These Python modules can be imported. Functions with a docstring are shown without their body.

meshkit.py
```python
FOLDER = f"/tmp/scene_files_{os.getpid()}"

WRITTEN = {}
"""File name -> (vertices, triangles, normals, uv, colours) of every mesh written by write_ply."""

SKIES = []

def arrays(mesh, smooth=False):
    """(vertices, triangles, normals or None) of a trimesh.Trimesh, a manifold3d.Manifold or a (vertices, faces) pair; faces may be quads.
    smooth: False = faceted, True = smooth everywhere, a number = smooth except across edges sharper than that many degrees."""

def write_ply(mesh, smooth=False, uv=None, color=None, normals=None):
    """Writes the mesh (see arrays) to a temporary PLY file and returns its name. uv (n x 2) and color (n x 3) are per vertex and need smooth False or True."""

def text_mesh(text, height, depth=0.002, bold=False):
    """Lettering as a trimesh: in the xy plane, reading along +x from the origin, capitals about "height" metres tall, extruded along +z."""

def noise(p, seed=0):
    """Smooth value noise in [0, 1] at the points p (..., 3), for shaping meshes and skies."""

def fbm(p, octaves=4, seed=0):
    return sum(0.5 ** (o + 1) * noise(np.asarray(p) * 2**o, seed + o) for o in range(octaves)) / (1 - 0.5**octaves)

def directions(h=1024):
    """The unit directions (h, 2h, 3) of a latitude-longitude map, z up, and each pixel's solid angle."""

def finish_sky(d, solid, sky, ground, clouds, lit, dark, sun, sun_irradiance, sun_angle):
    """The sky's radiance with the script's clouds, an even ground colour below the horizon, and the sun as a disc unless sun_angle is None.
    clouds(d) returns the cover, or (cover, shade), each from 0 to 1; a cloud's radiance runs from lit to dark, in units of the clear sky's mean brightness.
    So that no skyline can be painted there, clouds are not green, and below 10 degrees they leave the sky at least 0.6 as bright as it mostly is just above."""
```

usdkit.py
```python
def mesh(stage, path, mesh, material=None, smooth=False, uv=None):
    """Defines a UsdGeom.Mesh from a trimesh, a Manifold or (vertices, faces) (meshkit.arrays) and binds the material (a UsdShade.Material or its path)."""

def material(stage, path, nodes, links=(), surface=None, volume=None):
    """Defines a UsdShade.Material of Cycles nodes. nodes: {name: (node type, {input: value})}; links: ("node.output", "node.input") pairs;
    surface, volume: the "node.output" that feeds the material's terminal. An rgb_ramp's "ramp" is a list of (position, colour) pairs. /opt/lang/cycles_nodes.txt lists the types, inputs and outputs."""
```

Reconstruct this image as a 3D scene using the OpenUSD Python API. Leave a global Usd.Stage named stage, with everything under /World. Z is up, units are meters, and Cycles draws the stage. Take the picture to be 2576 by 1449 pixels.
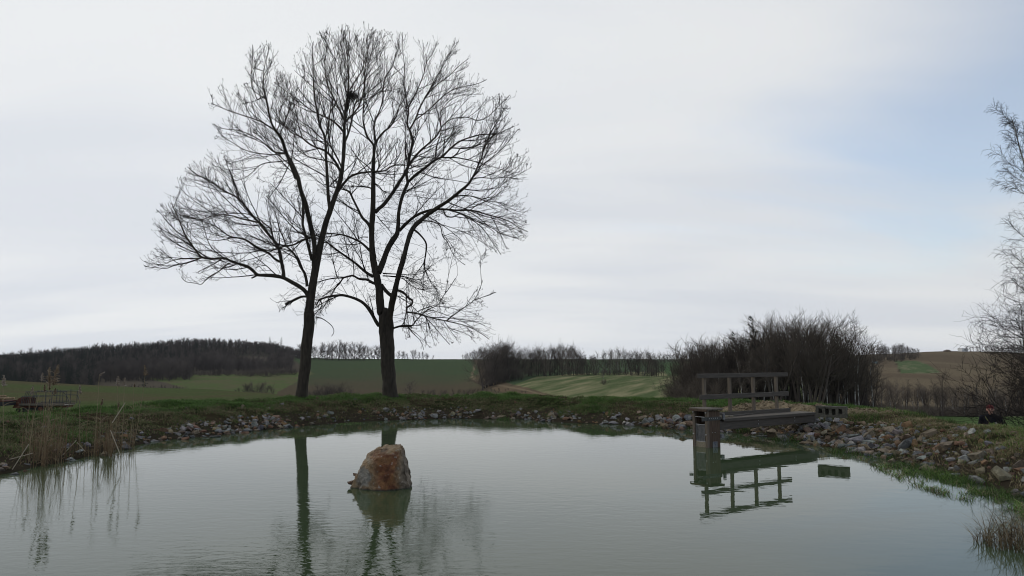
import math, numpy as np, trimesh, usdkit, meshkit
from pxr import Usd, UsdGeom, UsdLux, UsdShade, Gf, Sdf, Vt
from scipy.spatial import cKDTree, ConvexHull
from scipy.interpolate import PchipInterpolator
from scipy.ndimage import map_coordinates, gaussian_filter
import shapely
from shapely.geometry import Polygon, LineString
import manifold3d as m3

stage = Usd.Stage.CreateInMemory()
UsdGeom.SetStageUpAxis(stage, 'Z'); UsdGeom.SetStageMetersPerUnit(stage, 1.0)
UsdGeom.Xform.Define(stage, '/World'); UsdGeom.Scope.Define(stage, '/World/Looks')

# ------------------------------------------------------------------ camera, sky, sun, exposure
HC, FP, YH = 2.05, 1839.0, 905.0                 # eye height, focal length and horizon row for a picture 2576 units wide
PITCH = math.atan((YH - 724.5) / FP)
cam = UsdGeom.Camera.Define(stage, '/World/camera')
cam.CreateHorizontalApertureAttr(36.0); cam.CreateVerticalApertureAttr(20.25)
cam.CreateFocalLengthAttr(36.0 * FP / 2576); cam.CreateExposureAttr(0.0)
cam.CreateClippingRangeAttr(Gf.Vec2f(0.05, 20000))
cam.AddTranslateOp().Set(Gf.Vec3d(0, 0, HC)); cam.AddRotateXOp().Set(90 + math.degrees(PITCH))

SUN_EL, SUN_AZ = math.radians(30), math.radians(-48)
SUN = np.array([math.sin(SUN_AZ) * math.cos(SUN_EL), math.cos(SUN_AZ) * math.cos(SUN_EL), math.sin(SUN_EL)])
def _dir(x, y):
    cx, cy = (x - 1288) / FP, (724.5 - y) / FP; d = np.array([cx, math.cos(PITCH) - cy * math.sin(PITCH), math.sin(PITCH) + cy * math.cos(PITCH)]); return d / np.linalg.norm(d)
_n = np.cross(_dir(1940, 0), _dir(1868, 170)); TRAIL_N = tuple(_n / np.linalg.norm(_n))          # the vertical plane of a faint vapour trail
usdkit.material(stage, '/World/Looks/sky_look', {
    'tc': ('texture_coordinate', {}),
    'sky': ('sky_texture', {'sky_type': 'single_scattering', 'sun_disc': False, 'sun_elevation': SUN_EL, 'sun_rotation': SUN_AZ, 'altitude': 400.0, 'aerosol_density': 1.5}),
    'skydesat': ('hsv', {'saturation': 0.84, 'value': 1.68}),
    'xyz': ('separate_xyz', {}),
    'zc': ('math', {'math_type': 'maximum', 'value2': 0.0}),
    'lowz': ('map_range', {'from_min': 0.02, 'from_max': 0.22, 'to_min': 0.34, 'to_max': 0.0, 'clamp': True}), 'cv2': ('math', {'math_type': 'add'}),
    'zo': ('math', {'math_type': 'add', 'value2': 0.16}),
    'dx': ('math', {'math_type': 'divide'}), 'dy': ('math', {'math_type': 'divide'}),
    'pl': ('combine_xyz', {'z': 0.0}),
    'mp': ('mapping', {'mapping_type': 'point', 'location': (3.1, 1.7, 0), 'rotation': (0, 0, 0.25), 'scale': (0.42, 0.62, 1)}),
    'n1': ('noise_texture', {'scale': 1.0, 'detail': 6.0, 'roughness': 0.52, 'distortion': 0.6}),
    'mp2': ('mapping', {'mapping_type': 'point', 'location': (7.3, 0.2, 0), 'rotation': (0, 0, 0.15), 'scale': (0.5, 1.5, 1)}),
    'n2': ('noise_texture', {'scale': 0.9, 'detail': 3.0, 'roughness': 0.5, 'distortion': 0.3}),
    'sund': ('vector_math', {'math_type': 'dot_product', 'vector2': tuple(SUN)}),
    'cv0': ('map_range', {'from_min': 0.25, 'from_max': 0.95, 'to_min': -0.13, 'to_max': 0.55, 'clamp': True}),
    'cv1': ('math', {'math_type': 'add'}),
    'cover': ('map_range', {'range_type': 'smoothstep', 'from_min': 0.30, 'from_max': 0.62, 'to_min': 0.24, 'to_max': 1.0, 'clamp': True}),
    'lit': ('rgb_ramp', {'ramp': [(0.0, (6.2, 6.6, 7.1)), (0.40, (6.8, 7.1, 7.55)), (0.60, (7.55, 7.75, 7.95)), (1.0, (8.2, 8.25, 8.2))]}),
    'near': ('map_range', {'from_min': -0.2, 'from_max': 1.0, 'to_min': 0.9, 'to_max': 1.10, 'clamp': True}),
    'lit2': ('vector_math', {'math_type': 'scale'}),
    'mix': ('mix_color', {'blend_type': 'mix'}),
    'tdot': ('vector_math', {'math_type': 'dot_product', 'vector2': TRAIL_N}), 'tabs': ('math', {'math_type': 'absolute'}), 'tw': ('map_range', {'range_type': 'smoothstep', 'from_min': 0.0006, 'from_max': 0.0042, 'to_min': 0.16, 'to_max': 0.0, 'clamp': True}),
    'tfade': ('map_range', {'range_type': 'smoothstep', 'from_min': 0.34, 'from_max': 0.50, 'to_min': 0.0, 'to_max': 1.0, 'clamp': True}), 'tmul': ('math', {'math_type': 'multiply'}), 'tfor': ('math', {'math_type': 'greater_than', 'value2': 0.1}), 'tmul2': ('math', {'math_type': 'multiply'}), 'trail': ('mix_color', {'blend_type': 'mix', 'b': (8.6, 8.7, 8.8)}),
    'bg': ('background_shader', {'strength': 0.1}),
}, [('tc.generated', 'xyz.vector'), ('xyz.z', 'zc.value1'), ('zc.value', 'zo.value1'), ('xyz.x', 'dx.value1'), ('zo.value', 'dx.value2'),
    ('xyz.y', 'dy.value1'), ('zo.value', 'dy.value2'), ('dx.value', 'pl.x'), ('dy.value', 'pl.y'), ('pl.vector', 'mp.vector'), ('mp.vector', 'n1.vector'),
    ('pl.vector', 'mp2.vector'), ('mp2.vector', 'n2.vector'), ('tc.generated', 'sund.vector1'), ('sund.value', 'cv0.value'),
    ('cv0.result', 'cv1.value1'), ('n1.fac', 'cv1.value2'), ('cv1.value', 'cv2.value1'), ('xyz.z', 'lowz.value'), ('lowz.result', 'cv2.value2'), ('cv2.value', 'cover.value'), ('n2.fac', 'lit.fac'), ('sund.value', 'near.value'),
    ('lit.color', 'lit2.vector1'), ('near.result', 'lit2.scale'), ('sky.color', 'skydesat.color'),
    ('cover.result', 'mix.fac'), ('skydesat.color', 'mix.a'), ('lit2.vector', 'mix.b'), ('tc.generated', 'tdot.vector1'), ('tdot.value', 'tabs.value1'), ('tabs.value', 'tw.value'), ('xyz.z', 'tfade.value'), ('tw.result', 'tmul.value1'), ('tfade.result', 'tmul.value2'), ('xyz.y', 'tfor.value1'), ('tmul.value', 'tmul2.value1'), ('tfor.value', 'tmul2.value2'), ('tmul2.value', 'trail.fac'), ('mix.result', 'trail.a'), ('trail.result', 'bg.color')], surface='bg.background')
dome = UsdLux.DomeLight.Define(stage, '/World/sky'); dome.CreateIntensityAttr(1.0)
UsdShade.MaterialBindingAPI.Apply(dome.GetPrim()).Bind(UsdShade.Material.Get(stage, '/World/Looks/sky_look'))
dome.GetPrim().SetCustomDataByKey('kind', 'structure')
sun = UsdLux.DistantLight.Define(stage, '/World/sun')
sun.CreateIntensityAttr(0.22); sun.CreateAngleAttr(20.0); sun.CreateNormalizeAttr(True); sun.CreateColorAttr(Gf.Vec3f(1.0, 0.96, 0.9))
sun.AddRotateZOp().Set(math.degrees(-SUN_AZ) + 180); sun.AddRotateXOp().Set(-(90 - math.degrees(SUN_EL)))
# RotateZ(a) RotateX(b) takes +z to the direction of the sun
_v = np.array([0, 0, 1.0]); _b = math.radians(-(90 - math.degrees(SUN_EL))); _a = math.radians(math.degrees(-SUN_AZ) + 180)
_w = np.array([0, -math.sin(_b), math.cos(_b)]); _w = np.array([-math.sin(_a) * _w[1], math.cos(_a) * _w[1], _w[2]])
if np.dot(_w, SUN) < 0.99: sun.GetPrim().GetAttribute('xformOp:rotateZ').Set(math.degrees(-SUN_AZ))

# ------------------------------------------------------------------ helpers
RNG = np.random.default_rng(7)
CP, SP = math.cos(PITCH), math.sin(PITCH)
def ray(x, y):
    """direction (with Y component 1) of the sight line through the picture place (x, y), 2576 units wide"""
    cx, cy = (np.asarray(x, float) - 1288) / FP, (724.5 - np.asarray(y, float)) / FP
    dy = CP - cy * SP; return np.stack([cx / dy, np.ones_like(cx / dy), (SP + cy * CP) / dy], -1)
def at(x, y, Y):
    d = ray(x, y); return np.array([0, 0, HC]) + d * np.asarray(Y, float)[..., None]
def on_plane(x, y, z=0.0):
    d = ray(x, y); return np.array([0, 0, HC]) + d * ((z - HC) / d[..., 2])[..., None]
def project(p):
    p = np.asarray(p, float); q = p - [0, 0, HC]
    f = q[..., 1] * CP + q[..., 2] * SP; u = -q[..., 1] * SP + q[..., 2] * CP
    f = np.where(np.abs(f) < 1e-3, 1e-3, f)
    return 1288 + FP * q[..., 0] / f, 724.5 - FP * u / f

counts = {}
def numbered(parent, name):
    k = (parent, name); n = counts.get(k, -1) + 1; counts[k] = n
    return f'{parent}/{name}' if n == 0 else f'{parent}/{name}_{n:03d}'
def path_of(parent): return '/World' if parent is None else str(parent.GetPath())
def tag(prim, label=None, category=None, group=None, kind=None):
    for k, v in (('label', label), ('category', category), ('group', group), ('kind', kind)):
        if v: prim.SetCustomDataByKey(k, v)
    return prim
def thing(name, loc=(0, 0, 0), rotz=0.0, scale=None):
    x = UsdGeom.Xform.Define(stage, numbered('/World', name))
    x.AddTranslateOp().Set(Gf.Vec3d(*map(float, loc))); x.AddRotateZOp().Set(float(rotz))
    if scale is not None: x.AddScaleOp().Set(Gf.Vec3f(*(np.broadcast_to(scale, 3).astype(float).tolist())))
    return x.GetPrim()
def obj(name, mesh, mat, parent=None, smooth=False, tint=None):
    p = numbered(path_of(parent), name)
    m = usdkit.mesh(stage, p, mesh, f'/World/Looks/{mat}', smooth=smooth)
    if tint is not None:
        t = np.asarray(tint, np.float32)
        if t.ndim == 1: t = np.tile(t, (len(m.GetPointsAttr().Get()), 1))
        UsdGeom.PrimvarsAPI(m).CreatePrimvar('tint', Sdf.ValueTypeNames.Color3fArray, 'vertex').Set(Vt.Vec3fArray.FromNumpy(t))
    return m.GetPrim()
def box(sx, sy, sz, c=(0, 0, 0), bev=0.0):
    if bev > 0:
        b = min(bev, sx / 3, sy / 3, sz / 3)
        m = m3.Manifold.hull(m3.Manifold.cube((sx - 2 * b, sy - 2 * b, sz), True) + m3.Manifold.cube((sx - 2 * b, sy, sz - 2 * b), True) + m3.Manifold.cube((sx, sy - 2 * b, sz - 2 * b), True))
        mm = m.to_mesh(); t = trimesh.Trimesh(mm.vert_properties[:, :3], mm.tri_verts)
    else: t = trimesh.creation.box((sx, sy, sz))
    t.apply_translation(c); return t
def cyl(r, h, c=(0, 0, 0), axis='z', n=16):
    t = trimesh.creation.cylinder(r, h, sections=n)
    if axis == 'x': t.apply_transform(trimesh.transformations.rotation_matrix(math.pi / 2, [0, 1, 0]))
    if axis == 'y': t.apply_transform(trimesh.transformations.rotation_matrix(math.pi / 2, [1, 0, 0]))
    t.apply_translation(c); return t
def bar(a, b, r, n=6):
    return tubes(np.array([[a, b]], float), np.full((1, 2), r), n)
def cat(ms):
    ms = [(np.asarray(m.vertices), np.asarray(m.faces)) if hasattr(m, 'vertices') else m for m in ms]
    V, F, o = [], [], 0
    for v, f in ms: V.append(v); F.append(np.asarray(f) + o); o += len(v)
    return np.vstack(V), np.vstack(F)
def tubes(P, R, sides=3):
    """P (m, n, 3), R (m, n): m tubes in one mesh, closed at their far ends by a point"""
    m, n = P.shape[:2]
    T = np.gradient(P, axis=1); T /= np.linalg.norm(T, axis=2, keepdims=True) + 1e-12
    ref = np.where(np.abs(T[:, :1, 2:]) < 0.8, [0, 0, 1.0], [1.0, 0, 0])
    A = np.cross(T, ref); A /= np.linalg.norm(A, axis=2, keepdims=True) + 1e-12
    B = np.cross(T, A)
    a = np.arange(sides) * 2 * np.pi / sides
    V = P[:, :, None] + R[:, :, None, None] * (np.cos(a)[:, None] * A[:, :, None] + np.sin(a)[:, None] * B[:, :, None])
    i, j = np.meshgrid(np.arange(n - 1), np.arange(sides), indexing='ij')
    q = np.stack([i * sides + j, i * sides + (j + 1) % sides, (i + 1) * sides + (j + 1) % sides, (i + 1) * sides + j], -1).reshape(-1, 4)
    f = np.vstack([q[:, [0, 1, 2]], q[:, [0, 2, 3]]])
    if sides > 3:
        cap = np.array([[(n - 1) * sides, (n - 1) * sides + k, (n - 1) * sides + k + 1] for k in range(1, sides - 1)] + [[0, k + 1, k] for k in range(1, sides - 1)]); f = np.vstack([f, cap])
    F = (f[None] + (np.arange(m) * n * sides)[:, None, None]).reshape(-1, 3)
    return V.reshape(-1, 3), F
def unit(v): return v / (np.linalg.norm(v, axis=-1, keepdims=True) + 1e-12)
def sstep(a, b, x): t = np.clip((np.asarray(x, float) - a) / (b - a), 0, 1); return t * t * (3 - 2 * t)
def mix(a, b, w): w = np.asarray(w)[..., None]; return np.asarray(a) * (1 - w) + np.asarray(b) * w

# ------------------------------------------------------------------ materials
def surf(name, color, rough=0.85, spec=0.25, var=0.35, scale=6.0, bump=0.0, bscale=30.0, stretch=(1, 1, 1), coords='object', metallic=0.0, random=0.0, bdist=0.02):
    """a plain colour (or 'tint', the mesh's own colours) broken up by two noises"""
    n = {'tc': ('texture_coordinate', {}), 'geo': ('geometry', {}), 'mp': ('mapping', {'mapping_type': 'point', 'scale': stretch}),
         'n1': ('noise_texture', {'scale': scale, 'detail': 6.0, 'roughness': 0.65}),
         'r1': ('map_range', {'from_min': 0.3, 'from_max': 0.7, 'to_min': 1 - var, 'to_max': 1 + var}),
         'mul': ('vector_math', {'math_type': 'scale'}),
         'p': ('principled_bsdf', {'roughness': rough, 'specular_ior_level': spec, 'metallic': metallic})}
    l = [('tc.object' if coords == 'object' else 'geo.position', 'mp.vector'), ('mp.vector', 'n1.vector'), ('n1.fac', 'r1.value'), ('r1.result', 'mul.scale'), ('mul.vector', 'p.base_color')]
    if isinstance(color, str): n['at'] = ('attribute', {'attribute': color}); l.append(('at.color', 'mul.vector1'))
    else: n['mul'][1]['vector1'] = color
    if random:
        n['oi'] = ('object_info', {}); n['rr'] = ('map_range', {'from_min': 0.0, 'from_max': 1.0, 'to_min': 1 - random, 'to_max': 1 + random}); n['m2'] = ('math', {'math_type': 'multiply'})
        l = [x for x in l if x != ('r1.result', 'mul.scale')] + [('oi.random', 'rr.value'), ('rr.result', 'm2.value1'), ('r1.result', 'm2.value2'), ('m2.value', 'mul.scale')]
    if bump:
        n['nb'] = ('noise_texture', {'scale': bscale, 'detail': 6.0, 'roughness': 0.7}); n['b'] = ('bump', {'strength': bump, 'distance': bdist})
        l += [('mp.vector', 'nb.vector'), ('nb.fac', 'b.height'), ('b.normal', 'p.normal')]
    return usdkit.material(stage, f'/World/Looks/{name}', n, l, surface='p.BSDF')
surf('ground_look', 'tint', 1.0, 0.0, 0.30, 1.3, 0.6, 5.0, coords='world', bdist=0.08)
surf('grass_look', 'tint', 0.8, 0.2, 0.15, 3.0, coords='world')
surf('stone_look', 'tint', 0.9, 0.12, 0.5, 11.0, 1.0, 26.0, coords='world', bdist=0.03)
surf('boulder_look', 'tint', 0.75, 0.3, 0.45, 11.0, 1.0, 16.0, bdist=0.03)
surf('reed_look', 'tint', 0.7, 0.3, 0.2, 20.0, coords='world')
surf('bark_look', (0.042, 0.035, 0.027), 0.9, 0.15, 0.45, 5.0, 1.0, 14.0, (2.2, 2.2, 0.5), bdist=0.05)
surf('twig_look', (0.022, 0.018, 0.016), 0.85, 0.15, 0.2, 3.0)
surf('grove_bark_look', (0.052, 0.043, 0.036), 0.9, 0.1, 0.3, 2.0, random=0.35)
surf('grove_twig_look', (0.086, 0.070, 0.056), 0.9, 0.1, 0.25, 0.6, random=0.35)
surf('far_twig_look', (0.078, 0.064, 0.056), 0.9, 0.1, 0.25, 0.5, random=0.3)
surf('needle_look', (0.014, 0.021, 0.015), 0.85, 0.15, 0.35, 0.8, random=0.35)
surf('wood_look', (0.115, 0.096, 0.074), 0.8, 0.3, 0.4, 5.0, 0.35, 30.0, (0.6, 9, 9), bdist=0.01)
surf('wood_upright_look', (0.125, 0.100, 0.074), 0.8, 0.3, 0.45, 5.0, 0.35, 30.0, (9, 9, 0.6), bdist=0.01)
surf('wood_grey_look', (0.064, 0.054, 0.044), 0.75, 0.35, 0.35, 5.0, 0.35, 30.0, (0.6, 9, 9), bdist=0.01)
surf('wood_brown_look', (0.075, 0.050, 0.033), 0.8, 0.3, 0.5, 5.0, 0.35, 30.0, (9, 9, 0.6), bdist=0.01)
surf('wood_pale_look', (0.22, 0.19, 0.13), 0.8, 0.3, 0.4, 5.0, 0.3, 30.0, (0.6, 9, 9), bdist=0.01)
surf('steel_look', (0.36, 0.36, 0.35), 0.45, 0.5, 0.25, 12.0, metallic=0.7)
surf('plate_look', (0.15, 0.15, 0.15), 0.5, 0.5, 0.25, 9.0, metallic=0.3)
surf('mark_look', (0.05, 0.065, 0.10), 0.6, 0.4, 0.1, 9.0)
surf('white_paint_look', (0.75, 0.75, 0.73), 0.5, 0.4, 0.1, 4.0)
surf('dark_look', (0.012, 0.012, 0.013), 0.7, 0.3, 0.3, 4.0)
surf('concrete_look', (0.075, 0.070, 0.055), 0.9, 0.2, 0.45, 7.0, 0.6, 30.0, bdist=0.02)
surf('rust_look', (0.085, 0.032, 0.022), 0.85, 0.2, 0.5, 3.0, 0.3, 20.0)
surf('old_steel_look', (0.05, 0.05, 0.045), 0.7, 0.4, 0.4, 3.0)
surf('log_look', (0.16, 0.11, 0.06), 0.85, 0.2, 0.5, 5.0, 0.3, 20.0)
surf('log_end_look', (0.42, 0.30, 0.17), 0.85, 0.2, 0.3, 8.0)
surf('rubber_look', (0.015, 0.015, 0.015), 0.8, 0.2, 0.2, 8.0)
surf('jacket_look', (0.010, 0.011, 0.016), 0.9, 0.15, 0.3, 14.0, 0.3, 60.0)
surf('trousers_look', (0.03, 0.03, 0.035), 0.9, 0.15, 0.3, 14.0)
surf('skin_look', (0.52, 0.29, 0.22), 0.55, 0.35, 0.18, 30.0)
surf('cap_look', (0.15, 0.025, 0.028), 0.9, 0.2, 0.3, 50.0)
surf('hair_look', (0.25, 0.22, 0.20), 0.8, 0.3, 0.3, 60.0)
surf('strap_look', (0.17, 0.17, 0.07), 0.8, 0.2, 0.2, 30.0)
surf('plaster_look', (0.62, 0.62, 0.60), 0.85, 0.2, 0.1, 1.0)
surf('roof_look', (0.45, 0.45, 0.45), 0.7, 0.3, 0.15, 1.0)
surf('van_look', (0.13, 0.20, 0.21), 0.4, 0.5, 0.1, 1.0)
surf('glass_look', (0.02, 0.025, 0.03), 0.1, 0.6, 0.1, 1.0)
surf('plume_look', 'tint', 0.9, 0.1, 0.25, 40.0, coords='world')
# white birch bark with dark bands
usdkit.material(stage, '/World/Looks/birch_bark_look', {
    'tc': ('texture_coordinate', {}), 'mp': ('mapping', {'mapping_type': 'point', 'scale': (1.2, 1.2, 1.6)}),
    'n': ('noise_texture', {'scale': 1.6, 'detail': 5.0, 'roughness': 0.7}),
    'r': ('rgb_ramp', {'ramp': [(0.0, (0.03, 0.028, 0.025)), (0.44, (0.05, 0.045, 0.04)), (0.52, (0.30, 0.29, 0.27)), (1.0, (0.42, 0.41, 0.38))]}),
    'p': ('principled_bsdf', {'roughness': 0.8, 'specular_ior_level': 0.2})},
    [('tc.object', 'mp.vector'), ('mp.vector', 'n.vector'), ('n.fac', 'r.fac'), ('r.color', 'p.base_color')], surface='p.BSDF')
# turbid green pond water, ruffled in patches
usdkit.material(stage, '/World/Looks/water_look', {
    'geo': ('geometry', {}),
    'ma': ('mapping', {'mapping_type': 'point', 'scale': (4.2, 8.4, 1)}), 'na': ('noise_texture', {'scale': 1.0, 'detail': 3.0, 'roughness': 0.55, 'distortion': 0.3}),
    'mb': ('mapping', {'mapping_type': 'point', 'scale': (2.3, 4.0, 1), 'rotation': (0, 0, 0.3)}), 'nb': ('noise_texture', {'scale': 1.0, 'detail': 2.0, 'roughness': 0.5}),
    'mc': ('mapping', {'mapping_type': 'point', 'location': (2.2, 4.4, 0), 'scale': (0.16, 0.11, 1)}), 'nc': ('noise_texture', {'scale': 1.0, 'detail': 2.0}),
    'xyz': ('separate_xyz', {}), 'gx': ('map_range', {'from_min': -1.0, 'from_max': 5.0, 'to_min': 0.12, 'to_max': -0.16, 'clamp': True}),
    'gs': ('math', {'math_type': 'add'}),
    'calm': ('map_range', {'range_type': 'smoothstep', 'from_min': 0.36, 'from_max': 0.62, 'to_min': 0.10, 'to_max': 1.0, 'clamp': True}),
    'gy': ('map_range', {'from_min': 8.0, 'from_max': 15.0, 'to_min': 1.25, 'to_max': 0.75, 'clamp': True}), 'amp': ('math', {'math_type': 'multiply'}), 'ha': ('math', {'math_type': 'multiply'}), 'h': ('math', {'math_type': 'multiply_add', 'value2': 0.6}),
    'b': ('bump', {'strength': 1.0, 'distance': 0.0021}),
    'p': ('principled_bsdf', {'base_color': (0.0170, 0.0250, 0.0120), 'roughness': 0.0, 'ior': 1.333, 'specular_ior_level': 0.5})},
    [('geo.position', 'ma.vector'), ('ma.vector', 'na.vector'), ('geo.position', 'mb.vector'), ('mb.vector', 'nb.vector'), ('geo.position', 'mc.vector'), ('mc.vector', 'nc.vector'),
     ('geo.position', 'xyz.vector'), ('xyz.x', 'gx.value'), ('nc.fac', 'gs.value1'), ('gx.result', 'gs.value2'), ('gs.value', 'calm.value'),
     ('na.fac', 'ha.value1'), ('xyz.y', 'gy.value'), ('calm.result', 'amp.value1'), ('gy.result', 'amp.value2'), ('amp.value', 'ha.value2'), ('nb.fac', 'h.value1'), ('ha.value', 'h.value3'), ('h.value', 'b.height'), ('b.normal', 'p.normal')], surface='p.BSDF')

# ------------------------------------------------------------------ terrain
SHORE_PX = [(22, 1192), (180, 1158), (338, 1122), (395, 1110), (536, 1098), (629, 1085), (742, 1074), (855, 1065), (967, 1058), (1137, 1054), (1306, 1055),
            (1400, 1063), (1540, 1068), (1681, 1079), (1816, 1088), (1917, 1098), (2002, 1109), (2100, 1129), (2226, 1153), (2394, 1196), (2471, 1220), (2576, 1251)]
sp = on_plane(np.array([p[0] for p in SHORE_PX]), np.array([p[1] for p in SHORE_PX]))[:, :2]
shore = np.vstack([sp, [(7.5, 8.6), (7.3, 5.5), (6.6, 2.0), (4.5, -1.5), (1.0, -3.2), (-3.0, -3.2), (-6.5, -1.0), (-8.4, 3.0), (-9.2, 8.0)]])
def closed_smooth(p, n=1200):
    q = np.vstack([p[-6:], p, p[:6]]); s = np.concatenate([[0], np.cumsum(np.linalg.norm(np.diff(q, axis=0), axis=1))])
    t = np.linspace(s[6], s[6 + len(p)], n, endpoint=False); return np.stack([PchipInterpolator(s, q[:, k])(t) for k in range(2)], 1)
shore = closed_smooth(shore)
shore += (meshkit.fbm(np.c_[shore * 0.9, np.zeros(len(shore))], 3, 5)[:, None] - 0.5) * 0.35 * unit(shore - shore.mean(0))
POND = Polygon(shore).buffer(0)
shore_tree = cKDTree(shore)
def shore_dist(X, Y):
    """distance outwards from the waterline, negative over the water"""
    d = shore_tree.query(np.c_[X.ravel(), Y.ravel()])[0]
    return np.where(shapely.contains_xy(POND, X.ravel(), Y.ravel()), -d, d).reshape(X.shape)

DEPTHS = [30, 45, 76, 130, 190, 250, 350, 450, 550, 700, 850, 1000, 1300, 2500, 6000]
G = None
COLS = {0: [G, G, 1037, 1000, 974, 955, 985, 985, 968, 935, 920, 912, 908, 894, 892],
        220: [G, G, 1037, 1003, 983, 967, 992, 985, 964, 925, 905, 890, 898, 900, 900],
        400: [G, G, 1039, 1008, 990, 976, 995, 985, 962, 932, 900, 875, 888, 903, 903],
        520: [G, G, 1040, 1010, 989, 979, 1000, 985, 958, 937, 900, 868, 882, 903, 904],
        690: [G, G, 1040, 1003, 988, 1000, 1005, 985, 962, 938, 906, 880, 890, 903, 904],
        760: [G, G, 1042, 1001, 1010, 1015, 1005, 985, 962, 934, 909, 899, 905, 904, 904],
        880: [G, G, 1050, 1030, 1025, 1022, 1012, 998, 975, 940, 912, 903, 907, 904, 904],
        1140: [G, G, 1055, 1030, 1025, 1022, 1012, 998, 975, 940, 913, 903, 907, 904, 904],
        1250: [G, G, 1055, 1030, 1025, 1010, 985, 957, 940, 922, 910, 904, 907, 904, 904],
        1350: [G, G, 1055, 1030, 1025, 1008, 970, 947, 938, 925, 912, 905, 907, 904, 904],
        1550: [G, G, 1055, 1030, 1020, 1005, 965, 942, 934, 922, 912, 908, 909, 904, 904],
        1700: [G, G, 1055, 1030, 1020, 1005, 968, 948, 938, 924, 915, 912, 912, 904, 904],
        1950: [G, G, 1058, 1022, 1008, 992, 965, 948, 935, 918, 905, 900, 903, 904, 904],
        2200: [G, G, 1060, 1045, 1035, 1000, 965, 945, 930, 908, 896, 893, 897, 904, 904],
        2400: [G, G, 1060, 1047, 1040, 1005, 965, 940, 922, 900, 886, 884, 890, 904, 904],
        2576: [G, G, 1058, 1047, 1040, 1005, 965, 940, 922, 903, 890, 887, 893, 904, 904]}
LD = np.log(np.array(DEPTHS, float)); GD = np.linspace(LD[0], LD[-1], 260); GX = np.linspace(-900, 3500, 221)
_cols = []
for x, ys in COLS.items():
    z = np.array([(-1.12, -1.7)[i] if y is None else at(x, y, float(D))[..., 2] for i, (D, y) in enumerate(zip(DEPTHS, ys))], float)
    _cols.append(PchipInterpolator(LD, z)(GD))
GZ = PchipInterpolator(np.array(list(COLS)), np.array(_cols), axis=0)(np.clip(GX, 0, 2576))
GZ = gaussian_filter(GZ, (1.2, 1.0), mode='nearest')
def field_xd(X, Y):
    phi = np.clip(np.arctan2(X, Y), -0.85, 0.85); D = np.hypot(X, Y) * np.cos(phi)
    return 1288 + FP * np.tan(phi) / CP, D
def far_z(X, Y):
    x, D = field_xd(X, Y)
    ix = (np.clip(x, GX[0], GX[-1]) - GX[0]) / (GX[1] - GX[0]); iD = (np.clip(np.log(np.maximum(D, 1.0)), GD[0], GD[-1]) - GD[0]) / (GD[1] - GD[0])
    return map_coordinates(GZ, [ix.ravel(), iD.ravel()], order=1, mode='nearest').reshape(np.shape(X))
BT = PchipInterpolator([-30, -6, -1.5, 0, 0.5, 1.8, 3.2, 4.8, 7, 9, 40], [-1.6, -1.5, -0.6, -0.01, 0.13, 0.42, 0.59, 0.60, 0.24, 0.05, 0.05])
def bank_bumps(X, Y):
    P = np.stack([X, Y, np.zeros_like(X)], -1)
    return (meshkit.fbm(P * 0.45, 4, 3) - 0.5) * 0.22 + (meshkit.fbm(P * 1.7, 3, 9) - 0.5) * 0.14
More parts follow.
